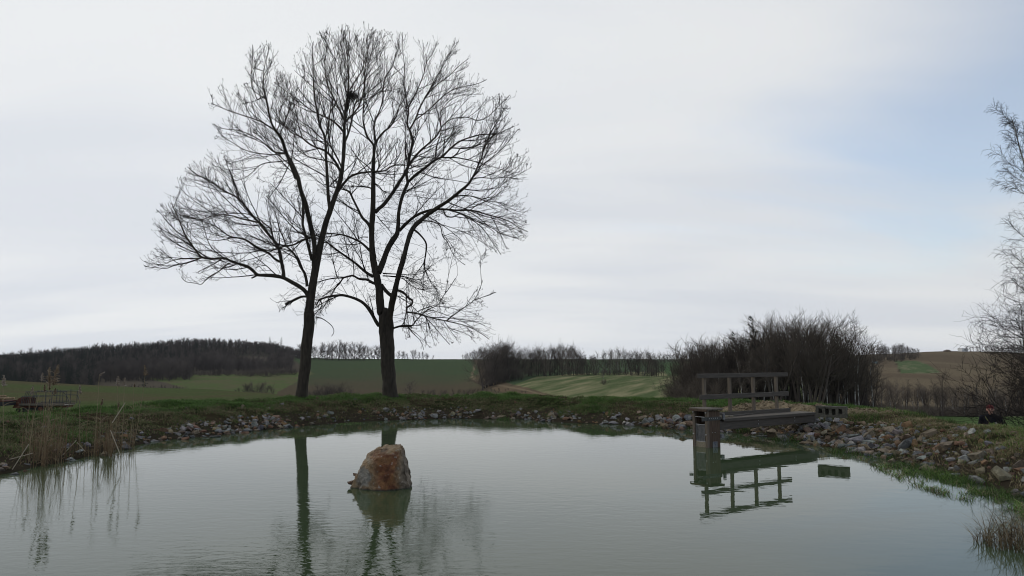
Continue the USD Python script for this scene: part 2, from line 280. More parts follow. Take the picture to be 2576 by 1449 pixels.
def ground_z(X, Y):
    X, Y = np.asarray(X, float), np.asarray(Y, float); t = shore_dist(X, Y)
    t = np.where(t > 0, t * (1 + 0.78 * sstep(2200, 2420, field_xd(X, Y)[0]) * sstep(7.0, 9.0, X)), t)
    w = sstep(4.6, 9.2, t); n = bank_bumps(X, Y) * sstep(0.1, 2.0, t)
    zb = BT(np.clip(t, -30, 40)) + n
    zf = far_z(X, Y) + n * 0.6 * sstep(200, 20, np.hypot(X, Y)) + (meshkit.fbm(np.stack([X, Y, np.zeros_like(X)], -1) * 0.012, 3, 4) - 0.5) * 3.0 * sstep(150, 500, np.hypot(X, Y))
    return zb * (1 - w) + zf * w
def gz(x, y): return float(ground_z(np.array([x], float), np.array([y], float))[0])

def in_poly(px, py, pts): return shapely.contains_xy(Polygon(pts), px.ravel(), py.ravel()).reshape(px.shape)
def field_colour(X, Y, Z):
    P = np.stack([X, Y, np.zeros_like(X)], -1); px, py = project(np.stack([X, Y, Z], -1)); R = np.hypot(X, Y); D = field_xd(X, Y)[1]; xx = field_xd(X, Y)[0]
    n1, n2 = meshkit.fbm(P * 0.02, 4, 1), meshkit.fbm(P * 0.11, 3, 2)
    C = mix((0.043, 0.054, 0.023), (0.053, 0.047, 0.027), sstep(0.35, 0.65, n1))                      # sown field on the left
    rows = 0.5 + 0.5 * np.sin((X * 0.25 + Y) * 2 * np.pi / 6.5 + n1 * 5)
    C = C * (1 - 0.10 * rows * sstep(30, 60, R))[..., None]
    C = mix(C, (0.040, 0.064, 0.020), 0.8 * sstep(45, 12, R))
    C = mix(C, (0.048, 0.041, 0.031), ((xx > 240) & (xx < 800) & (D > 440)).astype(float))                 # winter scrub on the slope
    C = mix(C, mix((0.050, 0.064, 0.026), (0.060, 0.060, 0.031), sstep(.4, .65, n2)), in_poly(px, py, [(372, 953), (440, 944), (650, 939), (790, 936), (800, 1002), (621, 990), (484, 984), (430, 966)]) * (D > 400) * 1.0)
    C = mix(C, (0.046, 0.056, 0.028), in_poly(px, py, [(640, 918), (740, 908), (742, 903), (640, 914)]) * (D > 600) * 0.8)
    hill = in_poly(px, py, [(738, 905), (742, 895), (1140, 893), (1200, 894), (1212, 945), (1262, 960), (1330, 975), (1430, 1006), (1430, 1090), (640, 1090), (700, 985), (790, 940)]) & (D > 160)
    C = mix(C, mix((0.034, 0.047, 0.024), (0.050, 0.041, 0.027), sstep(925, 985, py + 30 * (n1 - .5))), hill * 1.0)
    brown = in_poly(px, py, [(1192, 906), (1204, 906), (1232, 945), (1262, 960), (1330, 975), (1420, 1004), (1330, 1010), (1200, 965), (1180, 950), (1208, 940)])
    C = mix(C, (0.078, 0.057, 0.037), brown * 0.8 * sstep(0.25, 0.5, n2))
    for k in (0, 9):
        trk = LineString([(1197 + k * .4, 906), (1192, 930), (1186 + k * .3, 945 + k * .2), (1196, 957 - k * .2), (1240, 966), (1330, 983), (1400, 1003)])
        d = shapely.distance(shapely.points(np.c_[px.ravel(), py.ravel()]), trk).reshape(px.shape) if k == 0 else d
    C = mix(C, (0.11, 0.085, 0.055), sstep(2.2, 0.8, d) * ((xx > 1150) & (xx < 1430) & (D > 200)))
    mead = in_poly(px, py, [(1292, 968), (1350, 948), (1450, 940), (1690, 934), (1730, 925), (2140, 940), (2140, 1090), (1420, 1090), (1420, 1004), (1330, 976)]) & (D > 60)
    streak = meshkit.fbm(np.stack([(X * 0.93 - Y * 0.36) * 0.13, (X * 0.36 + Y * 0.93) * 0.013, np.zeros_like(X)], -1), 4, 11)
    streak2 = meshkit.fbm(np.stack([(X * 0.93 - Y * 0.36) * 0.32, (X * 0.36 + Y * 0.93) * 0.03, np.zeros_like(X)], -1), 3, 12)
    C = mix(C, mix((0.047, 0.062, 0.027), (0.135, 0.124, 0.070), sstep(0.36, 0.70, 0.6 * streak + 0.4 * streak2)), mead.astype(float))
    C = mix(C, (0.032, 0.046, 0.024), in_poly(px, py, [(1212, 890), (1730, 890), (1730, 925), (1690, 934), (1450, 940), (1350, 948), (1292, 968), (1230, 945)]) * (D > 380) * 1.0)
    C = mix(C, (0.036, 0.060, 0.027), in_poly(px, py, [(1650, 912), (2000, 905), (2000, 950), (1680, 945)]) * (D > 400) * 0.9)
    right = (xx > 2060) & (D > 215)
    C = mix(C, mix((0.068, 0.053, 0.036), (0.084, 0.067, 0.044), sstep(.3, .7, meshkit.fbm(P * [0.05, 0.008, 1], 3, 6))), right.astype(float))
    patch = in_poly(px, py, [(2250, 907), (2308, 908), (2336, 918), (2368, 939), (2266, 939), (2259, 922)])
    C = mix(C, mix((0.048, 0.066, 0.032), (0.085, 0.085, 0.050), sstep(.5, .75, streak2)), patch.astype(float))
    edge = shapely.distance(shapely.points(np.c_[px.ravel(), py.ravel()]), LineString([(2248, 905), (2258, 920), (2264, 938)])).reshape(px.shape)
    C = mix(C, (0.035, 0.028, 0.02), sstep(1.6, .5, edge) * (xx > 1900))
    C = mix(C, (0.044, 0.066, 0.026), ((xx > 1850) & (D > 25) & (D < 125)).astype(float))
    C = mix(C, (0.040, 0.036, 0.026), ((xx > 1850) & (D >= 125) & (D <= 215)).astype(float))
    wood = ((xx < 250) & (D > 480)) | ((xx >= 250) & (xx < 480) & (D > 690)) | ((xx >= 480) & (xx < 720) & (D > 870))
    C = mix(C, (0.030, 0.027, 0.021), wood.astype(float))
    C = C * 1.58
    t = shore_dist(X, Y)                                                                              # the bank itself
    nb, nc = meshkit.fbm(P * 0.8, 4, 21), meshkit.fbm(P * 2.5, 3, 22)
    B = mix((0.020, 0.025, 0.010), (0.038, 0.030, 0.018), sstep(0.42, 0.62, nb))
    B = mix(B, (0.032, 0.050, 0.015), sstep(2.4, 3.6, t) * sstep(0.62, 0.42, nb))
    B = mix(B, (0.095, 0.072, 0.043), sstep(0.45, 0.65, nc) * 0.75 * sstep(5.5, 7.5, X) * sstep(19.5, 17, Y))
    B = mix(B, (0.034, 0.028, 0.020), sstep(1.6, 0.6, t + (nb - .5)))
    B = mix(B, (0.022, 0.024, 0.014), sstep(0.15, -0.15, t))
    return mix(C, B, sstep(12, 6.5, t))

az = np.concatenate([np.linspace(-np.pi, -0.80, 60)[:-1], np.linspace(-0.80, 0.80, 640), np.linspace(0.80, np.pi, 60)[1:-1]])
rad = np.concatenate([np.linspace(0.5, 8, 20)[:-1], np.linspace(8, 34, 190)[:-1], np.geomspace(34, 1150, 250)[:-1], np.geomspace(1150, 9000, 30)])
A_, R_ = np.meshgrid(az, rad, indexing='ij'); GXX, GYY = R_ * np.sin(A_), R_ * np.cos(A_); GZZ = ground_z(GXX, GYY)
na_, nr_ = A_.shape
I, J = np.meshgrid(np.arange(na_), np.arange(nr_ - 1), indexing='ij'); I2 = (I + 1) % na_
quads = np.stack([I * nr_ + J, I * nr_ + J + 1, I2 * nr_ + J + 1, I2 * nr_ + J], -1).reshape(-1, 4)
V = np.stack([GXX, GYY, GZZ], -1).reshape(-1, 3)
cen = len(V); V = np.vstack([V, [[0, 0, gz(0, 0)]]])
fan = np.stack([np.full(na_, cen), np.arange(na_) * nr_, ((np.arange(na_) + 1) % na_) * nr_], -1)
F = np.vstack([quads[:, [0, 2, 1]], quads[:, [0, 3, 2]], fan[:, [0, 2, 1]]])
if np.cross(V[F[0, 1]] - V[F[0, 0]], V[F[0, 2]] - V[F[0, 0]])[2] < 0: F = F[:, ::-1]
V_GROUND_MIN, V_GROUND_MAX = V[:, 2].min(), V[:, 2].max()
COL = np.vstack([field_colour(GXX, GYY, GZZ).reshape(-1, 3), [[0.03, 0.03, 0.02]]])
tag(obj('ground', (V, F), 'ground_look', smooth=True, tint=COL), kind='structure')
wp = np.array(POND.buffer(0.7).simplify(0.01).exterior.coords)[:-1]
wv, wf = trimesh.creation.triangulate_polygon(Polygon(wp), engine='earcut')
tag(obj('pond_water', (np.c_[wv, np.zeros(len(wv))], wf), 'water_look'), kind='structure')
# ------------------------------------------------------------------ the two big bare trees: main limbs traced, the rest grown towards free space
CROPS = {'A': (560, 600, 1.9325), 'B': (1300, 600, 1.8118), 'C': (800, 80, 2.163), 'D': (1400, 80, 2.163), 'E': (550, 50, 1.38), 'T': (1000, 1250, 2.229)}
def crop_px(crop, pts):
    ox, oy, s = CROPS[crop]; p = np.asarray(pts, float)
    return np.stack([(ox + p[:, 0] / s) / 1.59, (oy + p[:, 1] / s) / 1.59], 1)
TREES = {'L': 27.0, 'R': 28.5}
# (tree, name, crop, points, half width at start and end in photograph pixels, lean in depth)
LIMBS = [
 ('L', 'trunk', [('T', [(452, 850), (460, 785), (470, 650), (492, 480), (505, 330), (515, 215), (526, 100), (533, 0)]), ('A', [(1308, 1290), (1312, 1200), (1322, 1120), (1342, 1000), (1368, 860), (1402, 700), (1440, 550), (1482, 430), (1518, 330)]),
    ('E', [(1095, 1000), (1120, 920), (1134, 830), (1141, 700), (1142, 620), (1150, 520), (1163, 430), (1164, 330), (1160, 250), (1166, 170), (1172, 95)])], [26, 24, 23, 22, 21.5, 22, 21, 20.5, 20, 17, 16.5, 15, 13.5, 12.5, 11.5, 10.5, 10, 9, 8.5, 7.5, 6.5, 5.6, 5, 4, 3, 2.2, 1.6, 1.2], 0.0),
 ('L', 'l1', [('A', [(1300, 1130), (1280, 1095), (1240, 1060), (1170, 1020), (1100, 985), (1020, 970), (910, 966), (880, 940), (840, 905), (780, 885), (700, 858), (650, 835), (560, 842), (480, 830), (430, 775), (390, 720), (350, 660), (325, 600), (300, 540), (270, 470), (245, 410)])], (9, 1.4), -0.25),
 ('L', 'l1b', [('A', [(480, 830), (430, 850), (350, 875), (270, 890), (200, 915), (120, 910), (40, 900)])], (3.2, 0.8), 0.3),
 ('L', 'l1c', [('A', [(480, 832), (410, 838), (330, 840), (250, 855), (170, 885), (90, 880), (35, 860)])], (2.6, 0.8), -0.5),
 ('L', 'l1d', [('A', [(700, 872), (650, 900), (615, 935), (560, 965), (510, 1000), (470, 1040), (430, 1030), (360, 1020), (318, 978)])], (2.6, 0.8), -0.3),
 ('L', 'l1e', [('A', [(908, 966), (885, 980), (862, 990)])], (4, 3), 0.0),
 ('L', 'l1f', [('A', [(650, 835), (600, 800), (550, 750), (520, 690), (500, 620), (480, 560), (430, 500)])], (2.4, 0.8), 0.4),
 ('L', 'l2', [('A', [(1112, 988), (1105, 920), (1090, 850), (1080, 790), (1060, 740), (1035, 700), (1000, 660), (960, 610), (920, 560), (885, 525), (830, 455), (790, 405), (740, 360), (680, 330), (600, 280), (530, 230), (460, 200), (400, 160), (366, 130)])], (7.5, 1.1), 0.3),
 ('L', 'l2b', [('A', [(920, 562), (850, 545), (780, 530), (720, 510), (640, 500), (560, 510), (470, 540), (400, 520), (330, 500)])], (3.8, 0.9), -0.4),
 ('L', 'l2c', [('A', [(1085, 865), (1040, 840), (1000, 800), (930, 770), (870, 730), (830, 700), (760, 680), (700, 670), (640, 630), (600, 600), (540, 570), (470, 550), (430, 538)])], (5, 1), -0.3),
 ('L', 'l2d', [('A', [(1045, 715), (1020, 650), (1005, 600), (960, 570), (920, 530), (870, 510), (800, 490), (700, 490), (600, 470), (500, 480), (400, 460), (300, 450)])], (3.4, 0.8), 0.5),
 ('L', 'l3', [('A', [(1290, 1050), (1275, 960), (1240, 900), (1210, 830), (1170, 780), (1130, 740), (1110, 680), (1085, 630), (1060, 540), (1040, 470)])], (6, 1.4), 0.5),
 ('L', 'l3b', [('A', [(1370, 655), (1310, 680), (1250, 700), (1180, 735), (1110, 745), (1050, 768), (980, 775), (920, 755), (860, 720), (800, 690)])], (5, 1.2), -0.4),
 ('L', 'l3c', [('A', [(1300, 670), (1260, 650), (1213, 630)])], (4.2, 3.4), 0.2),
 ('L', 'l4', [('A', [(1345, 900), (1350, 800), (1345, 700), (1322, 600), (1300, 500), (1275, 400), (1245, 320), (1225, 230), (1190, 140), (1150, 60)]), ('C', [(830, 1370), (790, 1260), (740, 1130), (700, 1015), (650, 950), (620, 895), (595, 800), (585, 735), (555, 600), (548, 520), (553, 440), (570, 350), (590, 270), (598, 205)])],
    [9.5, 9.5, 9, 9, 9, 8.8, 8.5, 8, 8, 7.5, 7.5, 7.5, 6.5, 5.5, 4.8, 4, 3.4, 3, 2.2, 1.8, 1.5, 1.3, 1.1, 0.9], -0.22),
 ('L', 'l4a', [('A', [(1330, 850), (1300, 740), (1275, 640), (1255, 560), (1258, 480), (1262, 410)])], (6, 4.5), 0.25),
 ('L', 'l4b', [('C', [(742, 1150), (690, 1150), (640, 1140), (580, 1090), (520, 1040), (450, 1000), (380, 970), (300, 950), (200, 940), (120, 905)])], (3.4, 0.9), 0.35),
 ('L', 'l4c', [('C', [(742, 1155), (690, 1158), (640, 1165), (560, 1160), (460, 1145), (380, 1120), (280, 1060), (180, 1000)])], (2.8, 0.8), -0.4),
 ('L', 'l4d', [('C', [(765, 1215), (680, 1225), (580, 1235), (520, 1255), (450, 1320), (380, 1370), (300, 1390)])], (2.6, 0.8), -0.3),
 ('L', 'l4e', [('C', [(632, 945), (580, 910), (530, 880), (450, 850), (370, 825), (300, 800), (240, 780), (170, 750), (100, 722)])], (3, 0.8), 0.3),
 ('L', 'l4f', [('C', [(585, 735), (540, 660), (500, 690), (470, 620), (447, 560), (442, 480), (450, 400), (455, 300), (456, 215)])], (2.2, 0.8), 0.2),
 ('L', 'l4g', [('C', [(660, 965), (690, 880), (688, 800), (668, 720), (640, 650)])], (2.2, 0.8), -0.3),
 ('L', 'l5', [('E', [(1062, 1090), (1052, 1000), (1047, 900), (1041, 800), (1036, 700), (1028, 670), (1005, 620), (990, 540), (976, 450), (970, 370), (970, 290), (965, 200), (971, 160)])], (7, 1), 0.3),
 ('L', 'l5b', [('C', [(1215, 1310), (1130, 1175), (1080, 1130), (1000, 1100), (930, 1060), (870, 1010), (800, 980), (740, 920), (690, 860), (650, 800), (620, 760)])], (5, 0.9), -0.35),
 ('L', 'l5c', [('C', [(1235, 960), (1170, 890), (1110, 850), (1040, 820), (980, 790), (920, 750), (850, 690), (780, 640), (710, 590), (640, 540)])], (4.4, 0.8), 0.4),
 ('L', 'l5d', [('C', [(1205, 1300), (1160, 1245), (1060, 1210), (960, 1190), (880, 1150), (800, 1080), (740, 1010), (700, 940)])], (3.2, 0.8), 0.5),
 ('L', 'l5e', [('C', [(1085, 1030), (1110, 900), (1130, 790), (1180, 700), (1190, 600), (1180, 500), (1172, 400), (1165, 260)])], (3, 0.8), -0.4),
 ('L', 'l5f', [('C', [(1245, 860), (1170, 700), (1120, 600), (1085, 480), (1080, 360), (1095, 250), (1072, 105)])], (3.8, 0.8), 0.3),
 ('L', 'l6', [('C', [(1250, 1060), (1290, 960), (1320, 830), (1340, 730), (1385, 690), (1440, 680), (1500, 650)])], (4.6, 1), 0.5),
 ('L', 'l6c', [('C', [(1300, 600), (1360, 500), (1400, 440), (1430, 330), (1450, 220), (1452, 130)])], (2.6, 0.8), -0.3),
 ('L', 'l6d', [('C', [(1285, 450), (1255, 330), (1220, 200), (1225, 70)])], (2, 0.7), 0.3),
 ('L', 'l6e', [('C', [(1340, 740), (1375, 620), (1395, 520), (1440, 420), (1480, 300), (1505, 120)])], (2.4, 0.7), 0.1),
 ('L', 'l7b', [('A', [(1300, 1135), (1260, 1132), (1210, 1150), (1160, 1175), (1122, 1193)])], (5, 4.6), -0.2),
 ('L', 'l7c', [('A', [(1362, 1200), (1390, 1160), (1410, 1215), (1380, 1235)])], (3, 2), -0.3),
 ('L', 'l7g', [('E', [(1108, 990), (1150, 930), (1180, 903), (1240, 884), (1310, 878), (1365, 874), (1400, 850), (1440, 840), (1500, 845), (1560, 850), (1620, 830)])], (5, 1.2), -0.3),
 ('L', 'l8', [('A', [(1355, 1290), (1400, 1300), (1450, 1330), (1490, 1370), (1500, 1400), (1480, 1440)])], (2.2, 0.8), -0.2),
 ('L', 'l9', [('E', [(1125, 850), (1090, 780), (1050, 720), (1010, 690), (960, 640), (900, 600), (850, 540), (800, 490)])], (3.5, 0.8), 0.55),
 ('L', 'l10', [('E', [(1143, 600), (1190, 560), (1230, 500), (1250, 420), (1255, 330), (1270, 220), (1300, 110)])], (3.4, 0.8), -0.4),
 ('R', 'trunk', [('T', [(1262, 820), (1250, 750), (1240, 600), (1232, 480), (1226, 360), (1218, 230), (1212, 120), (1195, 0)]), ('B', [(405, 1180), (400, 1080), (388, 980), (370, 900), (350, 800), (340, 700), (338, 580), (346, 470), (350, 350), (350, 250), (349, 150), (353, 60)]),
    ('D', [(197, 1440), (200, 1330), (205, 1200), (209, 1100), (150, 1010), (122, 920), (112, 850), (120, 700), (130, 560), (120, 430), (115, 300), (110, 190)])],
    [31, 28, 27, 27, 27, 28, 28, 22, 17, 16, 14.5, 14, 13.5, 12, 11, 10.5, 9.5, 8.5, 8, 7.5, 6.8, 6.3, 5.8, 5.2, 4, 3.4, 3, 2.4, 1.8, 1.4, 1.1, 0.9], 0.0),
 ('R', 'r3', [('T', [(1232, 220), (1245, 90)]), ('B', [(468, 1240), (480, 1140), (500, 1050), (520, 960), (540, 880), (570, 780), (595, 680), (620, 600), (650, 550), (700, 505), (760, 455), (830, 408), (880, 378), (930, 340), (990, 290), (1040, 245), (1080, 180), (1110, 110), (1140, 40)]), ('D', [(1150, 1130), (1190, 1030), (1235, 940), (1290, 860), (1330, 760)])],
    [18, 16, 14, 12.5, 12, 11, 10.5, 10, 9.5, 9, 8.5, 8.2, 8, 7.5, 6.6, 5.8, 5, 4.4, 3.8, 3.2, 2.7, 2.2, 1.7, 1.2, 0.8, 0.7], -0.3),
 ('R', 'r1g', [('D', [(209, 1095), (235, 1040), (290, 970), (350, 920), (380, 870), (410, 810), (430, 730), (470, 650)])], (5, 1.2), 0.4),
 ('R', 'r1h', [('D', [(225, 1060), (207, 960), (212, 880), (250, 800), (280, 700), (292, 560), (320, 470), (370, 400), (390, 300)])], (3.6, 0.9), -0.4),
 ('R', 'r2a', [('B', [(385, 890), (400, 860), (430, 780), (455, 715), (490, 655), (525, 600), (528, 560), (532, 470), (550, 370), (580, 285), (600, 235), (590, 180), (602, 110), (610, 20)]), ('D', [(500, 1280), (520, 1170), (540, 1040), (520, 960), (493, 890), (508, 790), (490, 700), (470, 560), (470, 400), (455, 230), (457, 105)])],
    [13, 12.5, 11.5, 11, 10.5, 9.5, 8, 7.2, 7, 7, 6.5, 6, 5.6, 5.3, 5, 4.8, 4.6, 4.2, 3.7, 3, 2.6, 2.1, 1.6, 1.2, 0.9], 0.25),
 ('R', 'a2', [('D', [(510, 1395), (580, 1330), (660, 1272), (730, 1215), (800, 1180), (870, 1110), (950, 1050), (1060, 1010), (1150, 990), (1260, 988), (1350, 950), (1410, 925)])], (6, 0.9), -0.3),
 ('R', 'a3', [('D', [(520, 940), (560, 870), (600, 770), (640, 690), (720, 590), (780, 540), (860, 480), (940, 400), (1025, 335)])], (4, 0.8), 0.35),
 ('R', 'a4', [('D', [(565, 865), (640, 810), (700, 760), (760, 700), (830, 640), (920, 590), (1010, 572), (1100, 552), (1182, 515)])], (2.8, 0.8), -0.35),
 ('R', 'a5', [('D', [(508, 745), (560, 650), (610, 540), (640, 460), (660, 370), (720, 280), (750, 200)])], (3, 0.8), -0.2),
 ('R', 'a5b', [('D', [(640, 680), (690, 600), (740, 500), (790, 420), (820, 340), (880, 270), (940, 180)])], (2.2, 0.7), 0.3),
 ('R', 'a7', [('B', [(365, 450), (390, 425), (430, 390), (490, 310), (540, 230), (570, 185)]), ('D', [(490, 1290), (560, 1185), (610, 1130), (690, 1060), (760, 990), (790, 930), (840, 880), (900, 850), (1000, 840), (1110, 870), (1190, 840), (1250, 780), (1310, 720), (1380, 650)])], [9, 8.2, 7.5, 7, 6.5, 6, 5.4, 4.8, 4.2, 3.6, 3.1, 2.7, 2.4, 2.1, 1.9, 1.7, 1.4, 1.2, 1, 0.8], 0.4),
 ('R', 'a8', [('D', [(738, 1210), (750, 1090), (770, 1030), (790, 940), (780, 830), (830, 730), (910, 670), (1000, 640)])], (3.2, 0.8), 0.5),
 ('R', 'a9', [('D', [(870, 1195), (930, 1150), (960, 1105), (1040, 1105), (1130, 1070), (1200, 1030), (1270, 985)])], (3, 0.8), -0.5),
 ('R', 'a10', [('D', [(780, 1190), (900, 1190), (1000, 1205), (1100, 1230), (1200, 1260), (1300, 1290), (1420, 1335)])], (3, 0.8), 0.3),
 ('R', 'r2b', [('B', [(540, 585), (600, 522), (660, 475), (730, 445), (800, 430), (870, 430), (950, 437), (1030, 435), (1100, 445), (1180, 470), (1260, 490), (1340, 520), (1400, 560), (1470, 592)])], (6.5, 0.9), -0.45),
 ('R', 'r2b2', [('B', [(860, 440), (880, 480), (920, 487), (975, 463), (1030, 490), (1100, 530), (1160, 590), (1200, 650), (1250, 720), (1275, 758)])], (3, 0.8), -0.3),
 ('R', 'r2b3', [('B', [(1030, 440), (1110, 490), (1200, 560), (1290, 610), (1400, 640)])], (2, 0.7), 0.3),
 ('R', 'r3a', [('B', [(940, 335), (1010, 330), (1090, 340), (1170, 370), (1260, 380), (1330, 400)])], (2.4, 0.7), 0.4),
 ('R', 'r3z', [('B', [(1060, 215), (1130, 200), (1210, 205), (1300, 200), (1400, 210)])], (2.4, 0.7), -0.4),
 ('R', 'r3b', [('B', [(640, 575), (690, 615), (735, 690), (726, 780), (715, 825), (740, 900), (780, 980), (820, 1012)])], (4, 1), -0.3),
 ('R', 'r3c', [('B', [(705, 512), (790, 522), (840, 560), (850, 620), (890, 670), (920, 740), (970, 800), (1015, 832)])], (2.5, 0.8), -0.5),
 ('R', 'r3d', [('B', [(520, 1015), (575, 1038), (602, 1070), (635, 1092), (628, 1122), (592, 1142), (590, 1172), (640, 1180), (700, 1195), (780, 1218), (860, 1235), (950, 1255), (1040, 1280), (1120, 1322), (1190, 1372)])], (5, 0.9), -0.4),
 ('R', 'r3e', [('B', [(700, 1195), (760, 1150), (820, 1122), (850, 1070), (900, 1000), (945, 930)])], (2.2, 0.8), -0.3),
 ('R', 'r3f', [('B', [(880, 1238), (940, 1190), (1010, 1140), (1080, 1088), (1120, 1010), (1142, 945)])], (2.4, 0.7), 0.3),
 ('R', 'r3f2', [('B', [(1075, 1090), (1160, 1060), (1240, 1030)])], (1.4, 0.7), 0.2),
 ('R', 'r3g', [('B', [(490, 1295), (550, 1277), (625, 1276), (660, 1235), (700, 1197)])], (4, 2), -0.3),
 ('R', 'r3h', [('B', [(600, 1280), (640, 1330), (690, 1380), (715, 1449)])], (2, 0.8), -0.3),
 ('R', 'r3i', [('B', [(720, 1205), (800, 1290), (850, 1350), (905, 1410)])], (1.8, 0.7), 0.3),
 ('R', 'r5', [('B', [(408, 975), (450, 1030), (488, 1062)])], (7.5, 7), 0.0),
 ('R', 'r4', [('B', [(420, 912), (500, 918), (560, 930), (620, 978), (700, 1010), (760, 1005)])], (2.8, 0.8), -0.5),
 ('R', 'r4b', [('B', [(420, 895), (520, 900), (620, 905), (700, 895), (760, 850)])], (2.2, 0.8), 0.5),
 ('R', 'q1', [('B', [(395, 1275), (375, 1250), (330, 1170), (280, 1110), (200, 1070), (120, 1052), (50, 1058), (0, 1070), (-50, 1090)])], (8, 3), -0.25),
 ('R', 'q2', [('B', [(370, 970), (340, 960), (300, 937), (250, 935), (200, 910), (130, 925), (60, 930), (0, 942), (-60, 960)])], (6.5, 1.5), 0.25),
 ('R', 'q2b', [('B', [(130, 925), (90, 985), (40, 1020), (-20, 1060)])], (3, 1), 0.2),
 ('R', 'q3', [('B', [(350, 915), (325, 905), (290, 880), (220, 820), (150, 770), (80, 720), (10, 665), (-60, 620)])], (7, 2), -0.3),
 ('R', 'q4', [('B', [(325, 730), (300, 705), (260, 670), (200, 640), (120, 614), (40, 606), (-50, 615), (-130, 640)])], (6, 1.5), 0.3),
 ('R', 'q4b', [('B', [(310, 632), (270, 630), (230, 655), (180, 690), (155, 740)])], (2.4, 1), 0.4),
 ('R', 'q5', [('B', [(328, 560), (310, 530), (270, 490), (240, 430), (200, 350), (175, 300), (130, 285), (60, 270), (0, 248)])], (6.5, 1.8), 0.2),
 ('R', 'q6', [('B', [(345, 285), (310, 268), (260, 264), (190, 270)])], (3, 1.5), -0.2),
 ('R', 'p1', [('B', [(360, 240), (400, 270), (430, 320), (452, 372)])], (2, 0.7), -0.4),
 ('R', 'p2', [('B', [(380, 480), (410, 520), (450, 560), (480, 610), (470, 660)])], (2, 0.7), -0.3),
 ('R', 'p3', [('B', [(610, 230), (640, 260), (660, 320), (680, 370), (720, 420)])], (1.8, 0.7), -0.5),
 ('R', 'p4', [('B', [(352, 160), (300, 110), (240, 60), (200, 0)])], (2.6, 1), 0.4),
 ('R', 'p5', [('B', [(372, 160), (400, 80), (400, 0)])], (3, 1.2), -0.3)]
def smooth_line(p, r, dy, step):
    s = np.concatenate([[0], np.cumsum(np.linalg.norm(np.diff(p, axis=0), axis=1))]); keep = np.concatenate([[True], np.diff(s) > 1e-6]); p, r, s = p[keep], r[keep], s[keep]
    n = max(4, int(s[-1] / step) + 1); t = np.linspace(0, s[-1], n); k = PchipInterpolator
    w = 0.6 * step
    xy = np.stack([k(s, p[:, 0])(t), k(s, p[:, 1])(t)], 1)
    for _ in range(2): xy[1:-1] = 0.25 * xy[:-2] + 0.5 * xy[1:-1] + 0.25 * xy[2:]
    return xy, k(s, r)(t), t / s[-1]
trng = np.random.default_rng(11)
limbs = []                                    # dicts: tree, name, P (n,3), R (n,)
for tree, name, segs, rr, lean in LIMBS:
    px = np.vstack([crop_px(c, q) for c, q in segs])
    r = np.linspace(rr[0], rr[1], len(px)) if len(rr) == 2 and len(px) != 2 else np.asarray(rr, float)
    if len(r) != len(px): r = np.interp(np.linspace(0, 1, len(px)), np.linspace(0, 1, len(r)), r)
    xy, r, t = smooth_line(px, r, 0, 3.2)
    d0, r_par = 0.0, None
    mine = [l for l in limbs if l['tree'] == tree]
    if mine:
        allp = np.vstack([l['px'] for l in mine]); ally = np.concatenate([l['dy'] for l in mine]); k = np.argmin(np.linalg.norm(allp - xy[0], axis=1)); d0 = ally[k]
    length = np.concatenate([[0], np.cumsum(np.linalg.norm(np.diff(xy, axis=0), axis=1))]) * TREES[tree] / FP
    dy = d0 + lean * length + 0.10 * length * np.sin(length * 1.3 + trng.uniform(0, 6)) * (abs(lean) > 0)
    P = at(xy[:, 0], xy[:, 1], TREES[tree] + dy); R = np.maximum(r, 1.25) * TREES[tree] / (FP * 1.59)
    limbs.append(dict(tree=tree, name=name, px=xy, dy=dy, P=P, R=R))
CROWN = [(362, 668), (378, 565), (408, 518), (440, 488), (468, 420), (500, 405), (532, 395), (548, 330), (528, 258), (545, 225), (598, 205), (606, 160), (640, 108), (682, 108), (702, 190), (728, 152), (800, 85), (850, 66), (890, 60), (940, 72), (1010, 88), (1080, 112), (1156, 103),
         (1186, 180), (1222, 206), (1230, 240), (1285, 238), (1290, 292), (1330, 390), (1325, 450), (1332, 545), (1322, 600), (1252, 640), (1185, 662), (1120, 640), (1080, 700), (1130, 705), (1245, 735), (1205, 780), (1240, 840), (1192, 866), (1120, 868), (1070, 880), (1000, 850), (1020, 780), (985, 745),
         (950, 700), (940, 770), (900, 740), (860, 700), (830, 740), (810, 800), (790, 830), (740, 790), (665, 778), (700, 735), (720, 710), (640, 690), (570, 690), (500, 718), (450, 690), (470, 665)]
cp = Polygon(CROWN).buffer(0)
def resampled(pts, rr, n):
    s = np.concatenate([[0], np.cumsum(np.linalg.norm(np.diff(pts, axis=0), axis=1))]); t = np.linspace(0, s[-1], n)
    return np.stack([np.interp(t, s, pts[:, k]) for k in range(3)], 1), np.interp(t, s, rr)
def sweep(P0, D0, L, R, n, rng, wob, up, taper):
    m = len(P0); d = unit(np.array(D0, float)); pts = np.zeros((m, n, 3)); dirs = np.zeros((m, n, 3)); pts[:, 0] = P0; dirs[:, 0] = d
    for k in range(1, n):
        d = unit(d + rng.normal(0, wob, (m, 3)) + np.array([0, 0, 1.0]) * np.asarray(up).reshape(-1, 1) / (n - 1)); pts[:, k] = pts[:, k - 1] + d * (L / (n - 1))[:, None]; dirs[:, k] = d
    t = np.linspace(0, 1, n); return dict(P=pts, D=dirs, L=L, R=R[:, None] * (1 - (1 - taper) * t))
